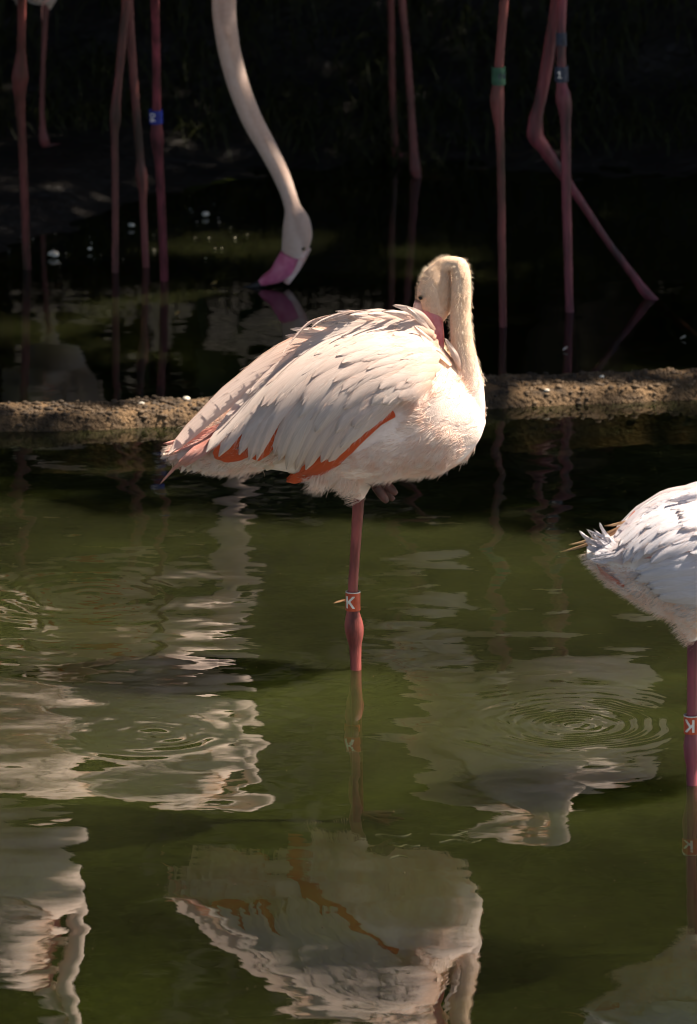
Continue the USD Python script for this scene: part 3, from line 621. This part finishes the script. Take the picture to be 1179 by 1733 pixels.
# --- the preening flamingo ------------------------------------------------------------------------------
M_TOP = [(290, 760), (330, 742), (370, 715), (410, 675), (450, 632), (490, 598), (530, 572), (580, 552), (640, 541), (690, 545), (735, 572), (770, 612), (798, 652), (815, 690), (821, 712)]
M_BOT = [(290, 772), (330, 788), (370, 794), (410, 793), (450, 791), (490, 796), (530, 806), (560, 812), (600, 815), (640, 808), (690, 799), (735, 796), (770, 784), (798, 762), (815, 735), (821, 716)]
M_HW = [(290, .012), (330, .034), (370, .05), (410, .066), (450, .08), (490, .094), (530, .106), (580, .115), (640, .118), (690, .112), (735, .098), (770, .08), (798, .058), (815, .034), (821, .012)]
main = Bird(M_TOP, M_BOT, M_HW, 0.0)
M_FLOW = [(0.0, [(742, 566), (640, 512), (480, 562), (286, 762)]), (.12, [(742, 572), (625, 528), (478, 585), (345, 778)]), (.3, [(742, 582), (605, 552), (468, 612), (402, 786)]), (.52, [(742, 598), (615, 585), (510, 645), (472, 788)]),
          (.75, [(742, 618), (640, 625), (570, 690), (522, 790)]), (1.0, [(735, 645), (690, 660), (640, 690), (585, 750)])]
M_ROWS = [(.26, 1.0, 14, 21, .004, .009, .40), (.16, .78, 12, 23, .0075, .004, .42), (.08, .58, 11, 23, .009, .002, .42), (.03, .40, 11, 21, .0105, .001, .45), (.0, .24, 10, 18, .0115, .0005, .45)]
THIGH = [(600, 770, 42), (604, 805, 30), (607, 828, 17), (607, 842, 10)]
NECK = [(775, 715, 42, 0), (788, 665, 33, -.004), (787, 622, 24, -.010), (782, 580, 20, -.014), (779, 540, 17.5, -.016), (780, 500, 16.5, -.016), (781, 468, 15.5, -.014), (776, 449, 14, -.008), (760, 446, 13, 0), (746, 458, 17, .006), (738, 478, 27, .008), (736, 500, 31, .009), (736, 522, 25, .010), (737, 534, 14, .010)]
def tint(tm, neckx, colors):
    """Vertex tint: body white, neck and head washed with peach."""
    v = np.array(tm.vertices); w = neckx(v)[:, None]
    n = (meshkit.fbm(v * 28, 3, 2)[:, None] - .5)
    return np.clip(colors[0] * (1 - w) + colors[1] * w + n * [.05, .09, .10], 0, 1)
WHITE, PEACH = np.array([.85, .69, .62]), np.array([.74, .52, .36])

def preening_bird():
    rng = np.random.default_rng(11)
    o = at_z(602, 1133)
    b = thing('flamingo', 'sunlit white flamingo preening its back on one leg with a red ring marked K', 'flamingo', (o[0], o[1], 0))
    tm = skin([manifold(main.loft()), ball_chain(pxr(THIGH, 0)), ball_chain(pxr(NECK, 0))], .006)
    v = np.array(tm.vertices); nrm = np.array(tm.vertex_normals)
    tm.vertices = v + nrm * ((meshkit.fbm(v * 22, 2, 1) - .5) * .005)[:, None]
    zh = at_y(780, 640, 0)[2]; xh = at_y(690, 500, 0)[0]
    nk = lambda v: smooth(zh - .02, zh + .08, v[:, 2]) * smooth(xh, xh + .01, v[:, 0]) * .9
    obj('body', tm, 'plumage', b, col=tint(tm, nk, (WHITE, PEACH)))
    # wings: every quill is a part
    for fe in (fl := wing(main, M_FLOW, M_ROWS, rng)):
        obj('feather', fe[:2], 'feather_white', b, uv=fe[2], nrm=fe[3])
    for fe in fl: m = mirror(fe, 0); obj('feather', m[:2], 'feather_white', b, uv=m[2], nrm=m[3])
    S, W = wisps(fl, rng, 46); curves('wing_down', S, W, 'down_hair', b, kind='stuff')
    # orange coverts and flight feathers showing under the wing
    for c, w in [([(655, 702), (600, 742), (545, 790), (484, 815)], 17), ([(668, 700), (620, 722), (560, 765), (505, 802)], 15), ([(472, 690), (457, 735), (428, 777)], 22), ([(410, 690), (394, 735), (364, 776)], 22), ([(440, 720), (420, 760), (372, 777)], 13)]:
        fe = feather(main, np.array(c, float), w, .0035 if c[0][0] > 600 else .0062, .002, rng, camber=.003, pointed=.35)
        obj('orange_feather', fe[:2], 'feather_orange', b, uv=fe[2], nrm=fe[3]); m = mirror(fe, 0); obj('orange_feather', m[:2], 'feather_orange', b, uv=m[2], nrm=m[3])
    for c, w, L in [([(400, 706), (345, 735), (276, 751)], 9, .004), ([(395, 715), (340, 745), (279, 765)], 9, .003), ([(380, 722), (330, 765), (290, 796)], 8, .012), ([(378, 722), (318, 770), (270, 820)], 5, .014), ([(390, 735), (345, 760), (312, 772)], 9, .006), ([(410, 715), (360, 752), (303, 795)], 9, .010)]:
        fe = feather(main, np.array(c, float), w, L, .004, rng, camber=.002, pointed=.5)
        obj('tail_feather', fe[:2], 'feather_pink', b, uv=fe[2], nrm=fe[3])
    # loose back plumes lifting off the ridge, and nape scallops near the bill
    for c, w in [([(575, 533), (530, 543), (495, 575), (477, 600)], 3.0), ([(620, 526), (575, 533), (540, 545), (522, 560)], 4), ([(735, 560), (700, 528), (664, 517)], 9), ([(720, 560), (680, 533), (645, 527)], 9), ([(690, 556), (655, 534), (622, 532)], 10), ([(660, 556), (625, 536), (590, 534)], 10),
                 ([(735, 575), (712, 545), (686, 519)], 7), ([(780, 628), (768, 598), (752, 572)], 7), ([(764, 618), (738, 590), (700, 552)], 9)]:
        fe = feather(main, np.array(c, float), w, .012, .012, rng, camber=.003)
        obj('back_plume', fe[:2], 'feather_white', b, uv=fe[2], nrm=fe[3])
    for k in range(22):
        x = rng.uniform(515, 640); rz = float(np.interp(x, [490, 530, 580, 640, 690, 735], [592, 560, 538, 527, 528, 552])) + rng.uniform(-3, 14)
        fe = feather(main, np.array([(x + 58, rz + 17), (x + 14, rz - 1), (x - rng.uniform(22, 40), rz + rng.uniform(-8, 6))]), rng.uniform(5, 11), .0085, .003, rng, camber=.003, pointed=.6)
        obj('back_plume', fe[:2], 'feather_white', b, uv=fe[2], nrm=fe[3])
    # small contour feathers on breast and belly
    x6, z7 = at_y(640, 700, 0)[0], at_y(700, 690, 0)[2]
    keep = lambda p: (p[:, 2] < at_y(780, 625, 0)[2]) & ~((p[:, 0] < x6 - .12) & (p[:, 2] > z7))
    ua, ub = at_y(478, 812, -.1)[[0, 2]], at_y(662, 696, -.1)[[0, 2]]
    def near_orange(p):
        q = p[:, [0, 2]] - ua; e = ub - ua; k = np.clip(q @ e / (e @ e), 0, 1); return np.linalg.norm(q - k[:, None] * e, axis=1) < .030
    keep0 = keep; keep = lambda p: keep0(p) & ~near_orange(p)
    flow = lambda p: np.array([-.9, 0, -.15 - .5 * max(0, .1 - p[0]) * 4])
    pc = plumage_cloud(tm, 0, rng, 1600, lambda p: keep(p) & (p[:, 0] < at_y(560, 700, 0)[0]), .026, .0068, flow, .0)
    obj('breast_plumage', pc[:2], 'feather_down', b, uv=pc[2], nrm=pc[3], kind='stuff')
    # downy fringe of the belly and fuzz of neck and head
    S, W = [], []
    for k in range(900):
        px, y = rng.uniform(530, 612), rng.uniform(-.07, .07)
        p = at_y(px, 806 + rng.uniform(-8, 10) + (12 if px > 575 else 0), y); L = rng.uniform(.010, .028) * (1.2 if px < 560 else .7)
        d = np.array([-.25 - rng.uniform(0, .5), rng.normal() * .15, -1]); d /= np.linalg.norm(d)
        S.append(np.array([p + [0, 0, .01], p + d * L * .5, p + d * L + [rng.normal() * .005, 0, rng.normal() * .002]])); W.append(np.array([.0010, .0007, .0002]))
    curves('belly_fringe', S, W, 'down_hair', b, kind='stuff')
    zz = at_y(780, 690, 0)[2]
    S, W = fuzz(tm, rng, 9000, lambda p: (p[:, 2] > at_y(780, 650, 0)[2]) & (p[:, 0] > xh), .006, lambda p: np.array([0, 0, -.9]) if p[0] > at_y(762, 500, 0)[0] else np.array([-.2, 0, .6]), .00026, curl=1.6)
    curves('neck_down', S, W, 'down_tan', b, kind='stuff')
    S, W = fuzz(tm, rng, 30000, keep, .015, lambda p: np.array([-1.2, 0, -.45]), .00034, up=.42, curl=2.6)
    curves('breast_down', S, W, 'down_hair', b, kind='stuff')
    # bill, eye
    bl = thing_part(b, 'bill')
    obj('upper_mandible', tube(pxr([(712, 512, 11, .004), (708, 526, 10, .0), (716, 546, 9, -.006), (732, 572, 7, -.012), (746, 590, 3, -.016)], 0), 24, 14, 1.1), 'bill_pale', bl)
    obj('lower_mandible', tube(pxr([(727, 522, 16, .002), (731, 538, 17, -.004), (737, 556, 14, -.010), (743, 576, 9, -.014), (747, 592, 3, -.018)], 0), 24, 14, .9), 'bill_pink', bl)
    e = at_y(711.5, 504, 0); zc = -.0165
    ey = obj('eye', sph(at_y(711.5, 504, zc), .0046), 'eye_pale', b)
    obj('pupil', sph(at_y(711.2, 504.5, zc - .0026), .0034), 'eye_black', ey)
    # standing leg and ring
    obj('leg', leg_mesh([(607, 815, 11), (606, 850, 10), (603, 900, 9.3), (599, 960, 8.6), (597, 1000, 8.6), (597, 1030, 10), (597.5, 1046, 14), (599, 1062, 16.5), (600, 1078, 14.5), (601, 1095, 10.5), (601.5, 1115, 9.8), (602, 1133, 9.5), (604, 1250, 9), (606, 1390, 10)], 0), 'leg_red', b)
    fc = at_y(606, 1385, 0); obj('foot', foot(np.array([fc[0], 0, ground_z(np.array([fc[0]]), np.array([0.0]))[0] + .004]), -.1, .075), 'leg_dark', b)
    p0, p1 = at_y(597, 1032, 0), at_y(597, 1002, 0); r = 12.6 / 950
    rg = obj('leg_ring', band(p0, p1, r), 'ring_red', b, smooth=40)
    ax = (p1 - p0) / np.linalg.norm(p1 - p0)
    obj('rim', band(p1, p1 + ax * .0016, r + .0004, .0024), 'ring_white', rg, smooth=40)
    obj('letter', ring_text('K', p0, p1, r, .021, -.38, 0), 'ring_white', rg, smooth=False)
    # the folded leg: hock and toes tucked under the belly
    fl_ = thing_part(b, 'folded_leg')
    obj('shank', tube(pxr([(612, 806, 12, -.02), (640, 818, 10, -.02), (655, 832, 9, -.02)], 0), 14, 12), 'leg_dark', fl_)
    for c in ([(648, 812, 8, -.03), (662, 828, 7.5, -.03), (671, 836, 4, -.03)], [(636, 822, 9, -.035), (648, 840, 8, -.035), (655, 850, 4, -.035)], [(642, 818, 7, -.01), (658, 838, 6, -.01), (666, 846, 4, -.01)]):
        obj('toe', tube(pxr(c, 0), 12, 10), 'leg_dark', fl_)
    return tm
def thing_part(parent, name):
    path = numbered(str(parent.GetPath()), name); return UsdGeom.Xform.Define(stage, path).GetPrim()
preening_bird()

# --- the flamingo cut off by the right edge --------------------------------------------------------------
def edge_bird():
    rng = np.random.default_rng(21)
    o = at_z(1171, 1328); Y0 = o[1]
    R_TOP = [(992, 930), (1020, 914), (1045, 896), (1070, 872), (1095, 855), (1130, 839), (1180, 833), (1240, 836), (1300, 846), (1360, 868), (1400, 890), (1425, 930)]
    R_BOT = [(992, 940), (1020, 972), (1045, 992), (1070, 1008), (1095, 1020), (1130, 1036), (1180, 1060), (1240, 1062), (1300, 1050), (1360, 1030), (1400, 996), (1425, 940)]
    R_HW = [(992, .012), (1020, .04), (1045, .06), (1070, .078), (1095, .09), (1130, .105), (1180, .115), (1240, .118), (1300, .11), (1360, .085), (1400, .05), (1425, .012)]
    bd = Bird(R_TOP, R_BOT, R_HW, Y0)
    b = thing('flamingo', 'white flamingo cut off by the right edge, rump and ruffled tail towards the centre', 'flamingo', (o[0], o[1], 0))
    neck = [(1395, 930, 42, Y0), (1440, 850, 26, Y0), (1450, 770, 19, Y0), (1425, 690, 17, Y0), (1400, 610, 16, Y0), (1415, 540, 15, Y0), (1450, 520, 20, Y0), (1475, 535, 25, Y0), (1488, 556, 16, Y0)]
    tm = skin([manifold(bd.loft()), ball_chain(pxr([(1172, 1000, 46), (1172, 1045, 30), (1172, 1070, 14), (1171, 1082, 9)], Y0)), ball_chain(pxr(neck, Y0))], .007)
    v = np.array(tm.vertices); tm.vertices = v + np.array(tm.vertex_normals) * ((meshkit.fbm(v * 22, 2, 1) - .5) * .005)[:, None]
    obj('body', tm, 'plumage', b, col=tint(tm, lambda v: smooth(at_y(1300, 860, Y0)[2], at_y(1300, 700, Y0)[2], v[:, 2]) * .7, (np.array([.82, .75, .73]), PEACH)))
    flow = [(0.0, [(1340, 862), (1220, 808), (1095, 840), (1034, 908)]), (.5, [(1340, 880), (1220, 842), (1110, 862), (1056, 948)]), (1.0, [(1340, 910), (1240, 905), (1170, 900), (1104, 950)])]
    rows = [(.3, 1.0, 9, 19, .004, .008, .42), (.2, .8, 10, 18, .008, .006, .45), (.1, .58, 10, 18, .012, .006, .5), (0, .36, 10, 16, .016, .006, .5)]
    for fe in (fl := wing(bd, flow, rows, rng)): obj('feather', fe[:2], 'feather_shade_lilac', b, uv=fe[2], nrm=fe[3])
    for fe in fl: m = mirror(fe, Y0); obj('feather', m[:2], 'feather_shade_lilac', b, uv=m[2], nrm=m[3])
    S, W = wisps(fl, rng, 40); curves('wing_down', S, W, 'down_hair', b, kind='stuff')
    for c, w in [([(1075, 865), (1060, 890), (1050, 912)], 6), ([(1180, 930), (1130, 938), (1090, 945)], 6), ([(1048, 985), (1028, 976), (1010, 955)], 5), ([(1056, 992), (1036, 984), (1014, 968)], 5)]:
        fe = feather(bd, np.array(c, float), w, .006, .002, rng, camber=.002); obj('orange_feather', fe[:2], 'feather_pink', b, uv=fe[2], nrm=fe[3])
    for c, w in [([(1060, 890), (1010, 915), (948, 934)], 4), ([(1060, 885), (1015, 908), (962, 922)], 4), ([(1065, 880), (1038, 888), (1022, 890)], 3)]:
        fe = feather(bd, np.array(c, float), w, .002, .001, rng, camber=.001); obj('tail_quill', fe[:2], 'feather_quill', b, uv=fe[2], nrm=fe[3])
    for c, w in [([(1040, 925), (1005, 918), (980, 898)], 5), ([(1045, 922), (1025, 905), (1014, 884)], 4), ([(1050, 935), (1020, 925), (990, 915)], 5), ([(1060, 940), (1035, 925), (1018, 898)], 4), ([(1055, 955), (1030, 940), (1005, 935)], 9), ([(1040, 930), (1012, 930), (992, 926)], 8), ([(1070, 950), (1045, 930), (1030, 910)], 8)]:
        fe = feather(bd, np.array(c, float), w, .012, .010, rng, camber=.003, pointed=.4); obj('tail_tuft', fe[:2], 'feather_shade_lilac', b, uv=fe[2], nrm=fe[3])
    for k in range(26):
        a = np.array([1048, 925]) + rng.normal(size=2) * [8, 12]; e = np.array([rng.uniform(985, 1022), rng.uniform(888, 948)]); mdl = (a + e) / 2 + rng.normal(size=2) * [3, 6] + [0, 6]
        fe = feather(bd, np.array([a, mdl, e]), rng.uniform(2.5, 4.5), .014 + .006 * rng.random(), .012 * rng.random(), rng, camber=.002, pointed=.7); obj('tail_tuft', fe[:2], 'feather_shade_lilac', b, uv=fe[2], nrm=fe[3])
    # flank feathers below the wing
    fl2 = [(0.0, [(1330, 930), (1250, 925), (1160, 930), (1056, 958)]), (1.0, [(1330, 1000), (1250, 1010), (1190, 1020), (1110, 1015)])]
    for fe in (f2 := wing(bd, fl2, [(.35, 1.0, 6, 17, .003, .004, .4), (.1, .6, 6, 17, .006, .004, .4)], rng)): obj('flank_feather', fe[:2], 'feather_shade_lilac', b, uv=fe[2], nrm=fe[3])
    for fe in f2: m = mirror(fe, Y0); obj('flank_feather', m[:2], 'feather_shade_lilac', b, uv=m[2], nrm=m[3])
    z = at_y(1100, 960, Y0)[2]
    pc = plumage_cloud(tm, Y0, rng, 900, lambda p: (p[:, 2] < z) & (p[:, 2] > z - .07), .024, .007, lambda p: np.array([-1, 0, .2]), .0)
    obj('belly_plumage', pc[:2], 'feather_shade_lilac', b, uv=pc[2], nrm=pc[3], kind='stuff')
    S, W = fuzz(tm, rng, 14000, lambda p: p[:, 2] < z + .02, .013, lambda p: np.array([-1.1, 0, -.3]), .00032, up=.4, curl=2.0)
    curves('belly_down', S, W, 'down_hair', b, kind='stuff')
    bl = thing_part(b, 'bill')
    obj('upper_mandible', tube(pxr([(1480, 540, 14), (1500, 560, 12), (1508, 590, 8), (1500, 612, 3)], Y0), 20, 12), 'bill_pale', bl)
    obj('lower_mandible', tube(pxr([(1474, 556, 10), (1488, 574, 9), (1496, 598, 6), (1496, 612, 3)], Y0), 20, 12), 'bill_pink', bl)
    obj('eye', sph(at_y(1472, 530, Y0 - .026), .005), 'eye_pale', b)
    obj('leg', leg_mesh([(1172, 1055, 11), (1172, 1100, 10), (1171, 1200, 9.5), (1170, 1240, 11), (1170, 1262, 14.5), (1171, 1280, 14), (1171, 1300, 10.5), (1171, 1328, 10), (1171, 1460, 9.5), (1171, 1590, 10)], Y0, seed=3), 'leg_magenta', b)
    fc = at_y(1171, 1585, Y0); obj('foot', foot(np.array([fc[0], Y0, ground_z(np.array([fc[0]]), np.array([Y0]))[0] + .004]), .1, .075), 'leg_magenta', b)
    obj('leg', leg_mesh([(1215, 1040, 14), (1214, 1100, 10), (1213, 1200, 9.5), (1213, 1262, 14), (1213, 1300, 10), (1214, 1590, 10)], Y0 + .06, seed=4), 'leg_magenta', b)
    p0, p1 = at_y(1170.5, 1240, Y0), at_y(1170.5, 1211, Y0); r = 13 / 930
    rg = obj('leg_ring', band(p0, p1, r), 'ring_red', b, smooth=40); ax = (p1 - p0) / np.linalg.norm(p1 - p0)
    obj('rim', band(p1, p1 + ax * .0016, r + .0004, .0024), 'ring_white', rg, smooth=40)
    obj('letter', ring_text('K', p0, p1, r, .021, -.35, math.pi), 'ring_white', rg, smooth=False)
edge_bird()

NECK_PINK = np.array([.64, .47, .40])
# --- flamingos standing in the back pool ------------------------------------------------------------------
HIP = at_y(607, 838, 0)
TEMPLATE = {}
def template():
    rng = np.random.default_rng(5)
    TEMPLATE['plain'] = skin([manifold(main.loft(40, 20)), ball_chain(pxr(THIGH, 0))], .012, 8)
    TEMPLATE['tucked'] = skin([manifold(main.loft(40, 20)), ball_chain(pxr(THIGH, 0)), ball_chain(pxr(NECK, 0))], .012, 8)
    SLEEP = [(775, 715, 42, 0), (797, 668, 32, -.004), (808, 622, 23, -.008), (802, 580, 19, -.010), (780, 556, 17, -.010), (750, 550, 16, -.008), (722, 548, 17, -.006), (700, 545, 22, -.004), (680, 544, 23, 0), (662, 546, 15, 0)]
    TEMPLATE['sleeping'] = skin([manifold(main.loft(40, 20)), ball_chain(pxr(THIGH, 0)), ball_chain(pxr(SLEEP, 0))], .012, 8)
    f = wing(main, M_FLOW, M_ROWS, rng)
    TEMPLATE['wing'] = join(f); TEMPLATE['wing2'] = join([mirror(x, 0) for x in f])
    TEMPLATE['under'] = join([feather(main, np.array(c, float), w, .0035, .002, rng, pointed=.35) for c, w in [([(655, 702), (600, 742), (545, 790), (484, 815)], 17), ([(470, 690), (455, 735), (428, 777)], 20), ([(408, 690), (392, 735), (366, 775)], 19)]])
    TEMPLATE['tail'] = join([feather(main, np.array(c, float), w, .004, .004, rng) for c, w in [([(400, 706), (345, 735), (276, 751)], 9), ([(378, 722), (318, 770), (270, 820)], 6)]])
    TEMPLATE['upper'] = tube(pxr([(712, 512, 11, .004), (708, 526, 10, .0), (716, 546, 9, -.006), (732, 572, 7, -.012), (746, 590, 3, -.016)], 0), 16, 10, 1.1)
    TEMPLATE['lower'] = tube(pxr([(727, 522, 16, .002), (731, 538, 17, -.004), (737, 556, 14, -.010), (743, 576, 9, -.014), (747, 592, 3, -.018)], 0), 16, 10, .9)
    TEMPLATE['eye'] = sph(at_y(711.5, 504, -.0135), .0052, 1)
template()
def back_bird(label, hip, hipY, scale, yaw, legs, legmat, rings=(), neck=None, footz=None, asleep=False, orange=False, plume=None):
    """legs: list of pixel paths whose last point stands in the water (its depth there) or on the ground; hip: pixel of the leg root."""
    H = at_y(hip[0], hip[1], hipY); c, s = math.cos(yaw), math.sin(yaw)
    R = np.array([[c, -s, 0], [s, c, 0], [0, 0, 1]])
    X = lambda v: (np.asarray(v) - HIP) @ R.T * scale + H
    base = at_z(legs[0][-1][0], legs[0][-1][1]) if footz is None else at_y(legs[0][-1][0], legs[0][-1][1], footz)
    b = thing('flamingo', label, 'flamingo', base, 'flamingos standing in the back pool')
    tp = TEMPLATE['plain' if neck else 'sleeping' if asleep else 'tucked']
    v = X(tp.vertices)
    if neck:
        tm = skin([manifold(trimesh.Trimesh(v, tp.faces, process=False)), ball_chain(np.array(neck))], .009, 8)
    else: tm = trimesh.Trimesh(v, tp.faces, process=False)
    obj('body', tm, 'plumage', b, col=tint(tm, lambda v: (smooth(neck[0][2] + .02, neck[0][2] - .12, v[:, 2]) if neck else np.zeros(len(v)) + .1), (WHITE if plume is None else np.array([.34, .27, .23]), NECK_PINK if neck else PEACH)))  # the darker body tint stands for shade on the bank bird
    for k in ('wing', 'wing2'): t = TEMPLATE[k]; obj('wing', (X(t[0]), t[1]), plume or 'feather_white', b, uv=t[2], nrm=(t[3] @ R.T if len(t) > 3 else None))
    t = TEMPLATE['under']
    if orange: obj('orange_feathers', (X(t[0]), t[1]), 'feather_orange', b, uv=t[2], nrm=(t[3] @ R.T if len(t) > 3 else None))
    t = TEMPLATE['tail']; obj('tail', (X(t[0]), t[1]), 'feather_pink', b, uv=t[2], nrm=(t[3] @ R.T if len(t) > 3 else None))
    if not neck and not asleep:
        bl = thing_part(b, 'bill')
        for k, n, m in (('upper', 'upper_mandible', 'bill_pale'), ('lower', 'lower_mandible', 'bill_pink')): t = TEMPLATE[k]; obj(n, (X(t[0]), t[1]), m, bl)
        t = TEMPLATE['eye']; obj('eye', (X(t[0]), t[1]), 'eye_pale', b)
    for k, path in enumerate(legs):
        end = path[-1]; Yc = at_z(end[0], end[1])[1] if footz is None else footz
        top = np.array([hip[0], hip[1]]); n = len(path)
        rows = [(hip[0] + (path[0][0] - hip[0]) * .3, hip[1] - 30, path[0][2] * 1.3, hipY)] if path[0][1] > hip[1] - 20 else []
        for (x, y, r) in path:
            w = np.clip((y - hip[1]) / (end[1] - hip[1]), 0, 1); rows.append((x, y, r, hipY + (Yc - hipY) * w ** .5 if k == 0 or len(legs) == 1 else hipY + (Yc - hipY) * w))
        P = pxr(rows, 0); P[:, 3] *= .8
        gz_ = float(ground_z(np.array([P[-1, 0]]), np.array([P[-1, 1]]))[0])
        if footz is None:
            d = P[-1, :3] - P[-2, :3]; d = d / -d[2] if d[2] < -1e-6 else np.array([0, 0, -1.0])
            low = P[-1, :3] + d * max(P[-1, 2] - gz_ - .006, .01); P = np.vstack([P, [*low, P[-1, 3]]])
        obj('leg', tube(P, 140, 16, .92, .0022, k + len(label)), legmat, b)
        obj('foot', foot(np.array([P[-1, 0], P[-1, 1], max(gz_, P[-1, 2] - .01) if footz is None else P[-1, 2] - .008]), yaw - .3, .085), legmat, b)
        for (rk, y0, y1, rx, rr, m, txt) in rings:
            if rk != k: continue
            yy = float(np.interp((y0 + y1) / 2, [q[1] for q in rows], [q[3] for q in rows])); sc = (yy - CAM[1]) / F
            p0, p1 = at_y(rx, y1, yy), at_y(rx - .5, y0, yy)
            rg = obj('leg_ring', band(p0, p1, rr * .86 * sc, .0018), m, b, smooth=40)
            if txt:
                tx, hgt, ang, turn, tm_ = txt
                obj('marking', ring_text(tx, p0, p1, rr * .86 * sc, hgt, ang, turn), tm_, rg, smooth=False)
    return b, X
# left edge
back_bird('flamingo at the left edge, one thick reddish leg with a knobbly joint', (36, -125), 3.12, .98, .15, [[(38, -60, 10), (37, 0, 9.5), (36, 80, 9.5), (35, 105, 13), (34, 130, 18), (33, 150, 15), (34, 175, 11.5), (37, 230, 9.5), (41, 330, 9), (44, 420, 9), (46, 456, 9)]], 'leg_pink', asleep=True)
# feeding bird with its neck down
YB = yz(485)
Yb = 3.37
def nk(px, py, r, y): return [*at_y(px, py, y), r * (y - CAM[1]) / F]
neckB = [nk(372, -175, 44, Yb), nk(392, -140, 34, Yb - .02), nk(388, -80, 26, YB + .12), nk(381, -30, 22.5, YB + .06), nk(379, 10, 21, YB + .03), nk(385, 70, 20, YB), nk(399, 130, 19, YB), nk(425, 200, 18.5, YB), nk(453, 252, 17, YB), nk(477, 300, 15, YB), nk(490, 335, 13.5, YB), nk(496, 355, 15, YB), nk(502, 376, 23, YB), nk(503, 396, 26, YB), nk(500, 414, 24, YB), nk(495, 430, 19, YB)]
bb, XB = back_bird('feeding flamingo with its long pale neck reaching down to the water', (212, -60), Yb, 1.0, .05, [[(214, 0, 11), (208, 60, 10), (200, 140, 9), (196, 180, 11), (195, 200, 12), (194, 225, 8.5), (195, 330, 7.5), (195, 420, 7.5), (195, 461, 7.5)], [(217, 0, 11), (222, 80, 10), (230, 180, 9), (237, 270, 9), (239, 295, 12.5), (241, 315, 10.5), (242, 345, 7.5), (245, 420, 7.5), (247, 452, 7.5)]], 'leg_pink', neck=neckB, orange=True)
bl = thing_part(bb, 'bill')
obj('upper_mandible', tube(pxr([(510, 418, 17), (503, 440, 13), (492, 462, 10), (484, 480, 5)], YB - .006), 24, 14, .8), 'bill_pale', bl)
obj('lower_mandible', tube(pxr([(492, 432, 19), (482, 450, 19), (468, 465, 15), (450, 474, 10), (440, 480, 6)], YB - .008), 26, 14, .75), 'bill_magenta', bl)
obj('bill_tip', tube(pxr([(452, 474, 9), (440, 481, 8), (425, 485, 5), (410, 487, 2)], YB - .006), 16, 12, .7), 'bill_black', bl)
ey = obj('eye', sph(at_y(513, 421, YB - .021), .0058), 'eye_pale', bb); obj('pupil', sph(at_y(513, 421.5, YB - .025), .0033), 'eye_black', ey)
# blue ring
back_bird('flamingo on one magenta pink leg with a blue ring, third leg from the left', (261, -48), 2.86, .98, -.1, [[(262, 0, 9.5), (264, 80, 9), (265, 140, 9), (265, 205, 10), (265, 220, 13.5), (266, 236, 14.5), (267, 255, 11.5), (270, 290, 9.5), (274, 370, 9), (277, 440, 9), (278, 475, 8.5)]], 'leg_magenta', [(0, 186, 209, 264, 14, 'ring_blue', ('90', .012, -.5, math.pi / 2, 'ring_white'))], asleep=True)
back_bird('flamingo hidden beyond the left edge, seen only as the lowest left reflection', (-62, -95), 2.28, 1.08, 0.0, [[(-62, -20, 10), (-64, 180, 10), (-64, 215, 15), (-64, 250, 10), (-62, 450, 9), (-60, 640, 9)]], 'leg_pink')
# thin pair at the far bank
back_bird('flamingo with a thin dusky pair of legs at the far bank, centre', (712, -430), 4.35, .92, 1.25, [[(684, -200, 9), (678, -80, 13), (680, 0, 8), (688, 80, 7.5), (695, 180, 8), (700, 255, 9.5), (703, 290, 12), (706, 300, 9)], [(672, -200, 9), (658, -80, 13), (661, 0, 7), (663, 120, 7), (666, 220, 8), (667, 255, 11), (669, 268, 9)]], 'leg_pink')
# green ring
back_bird('flamingo on one straight leg with a green ring', (857, -55), 2.74, 1.05, -.95, [[(853, 0, 10), (848, 60, 9.5), (844, 115, 10), (842, 150, 13), (841, 168, 15.5), (842, 190, 13.5), (845, 220, 10), (848, 320, 8.5), (849, 440, 8.5), (851, 553, 8)]], 'leg_pink', [(0, 113, 143, 843.5, 14, 'ring_green', ('2', .016, .55, math.pi / 2, 'ring_dark'))], asleep=True)
# striding
back_bird('striding flamingo with one bent leg and dark rings on the upright leg', (946, -70), 3.02, 1.02, .35, [[(951, 0, 10), (949, 60, 10), (950, 140, 11), (953, 165, 17), (956, 190, 14.5), (957, 215, 11), (958, 320, 10.5), (961, 440, 9.5), (963, 515, 9), (964, 528, 9.5)], [(942, -10, 13), (930, 80, 13), (914, 170, 13), (906, 205, 15.5), (905, 228, 18), (918, 248, 15), (940, 280, 13), (975, 330, 9.5), (1025, 405, 8), (1070, 465, 8.5), (1095, 498, 11), (1104, 506, 9)]], 'leg_magenta',
          [(0, 112, 138, 950, 14, 'ring_dark', ('1', .014, -.3, 0, 'ring_white')), (0, 55, 78, 949.5, 11, 'ring_dark', None)], asleep=True)
# on the bank at the left, shade on it put into its grey plumage
YH = yz(247, .06)
back_bird('flamingo standing on the muddy bank, webbed foot and pale belly at top left', (82, 8), YH + .02, .8, 1.5, [[(76, 40, 6.5), (73, 110, 5.2), (71, 190, 5.2), (72, 222, 7.5), (75, 238, 11), (78, 248, 8)]], 'leg_pink', footz=YH, asleep=True, plume='feather_shaded')
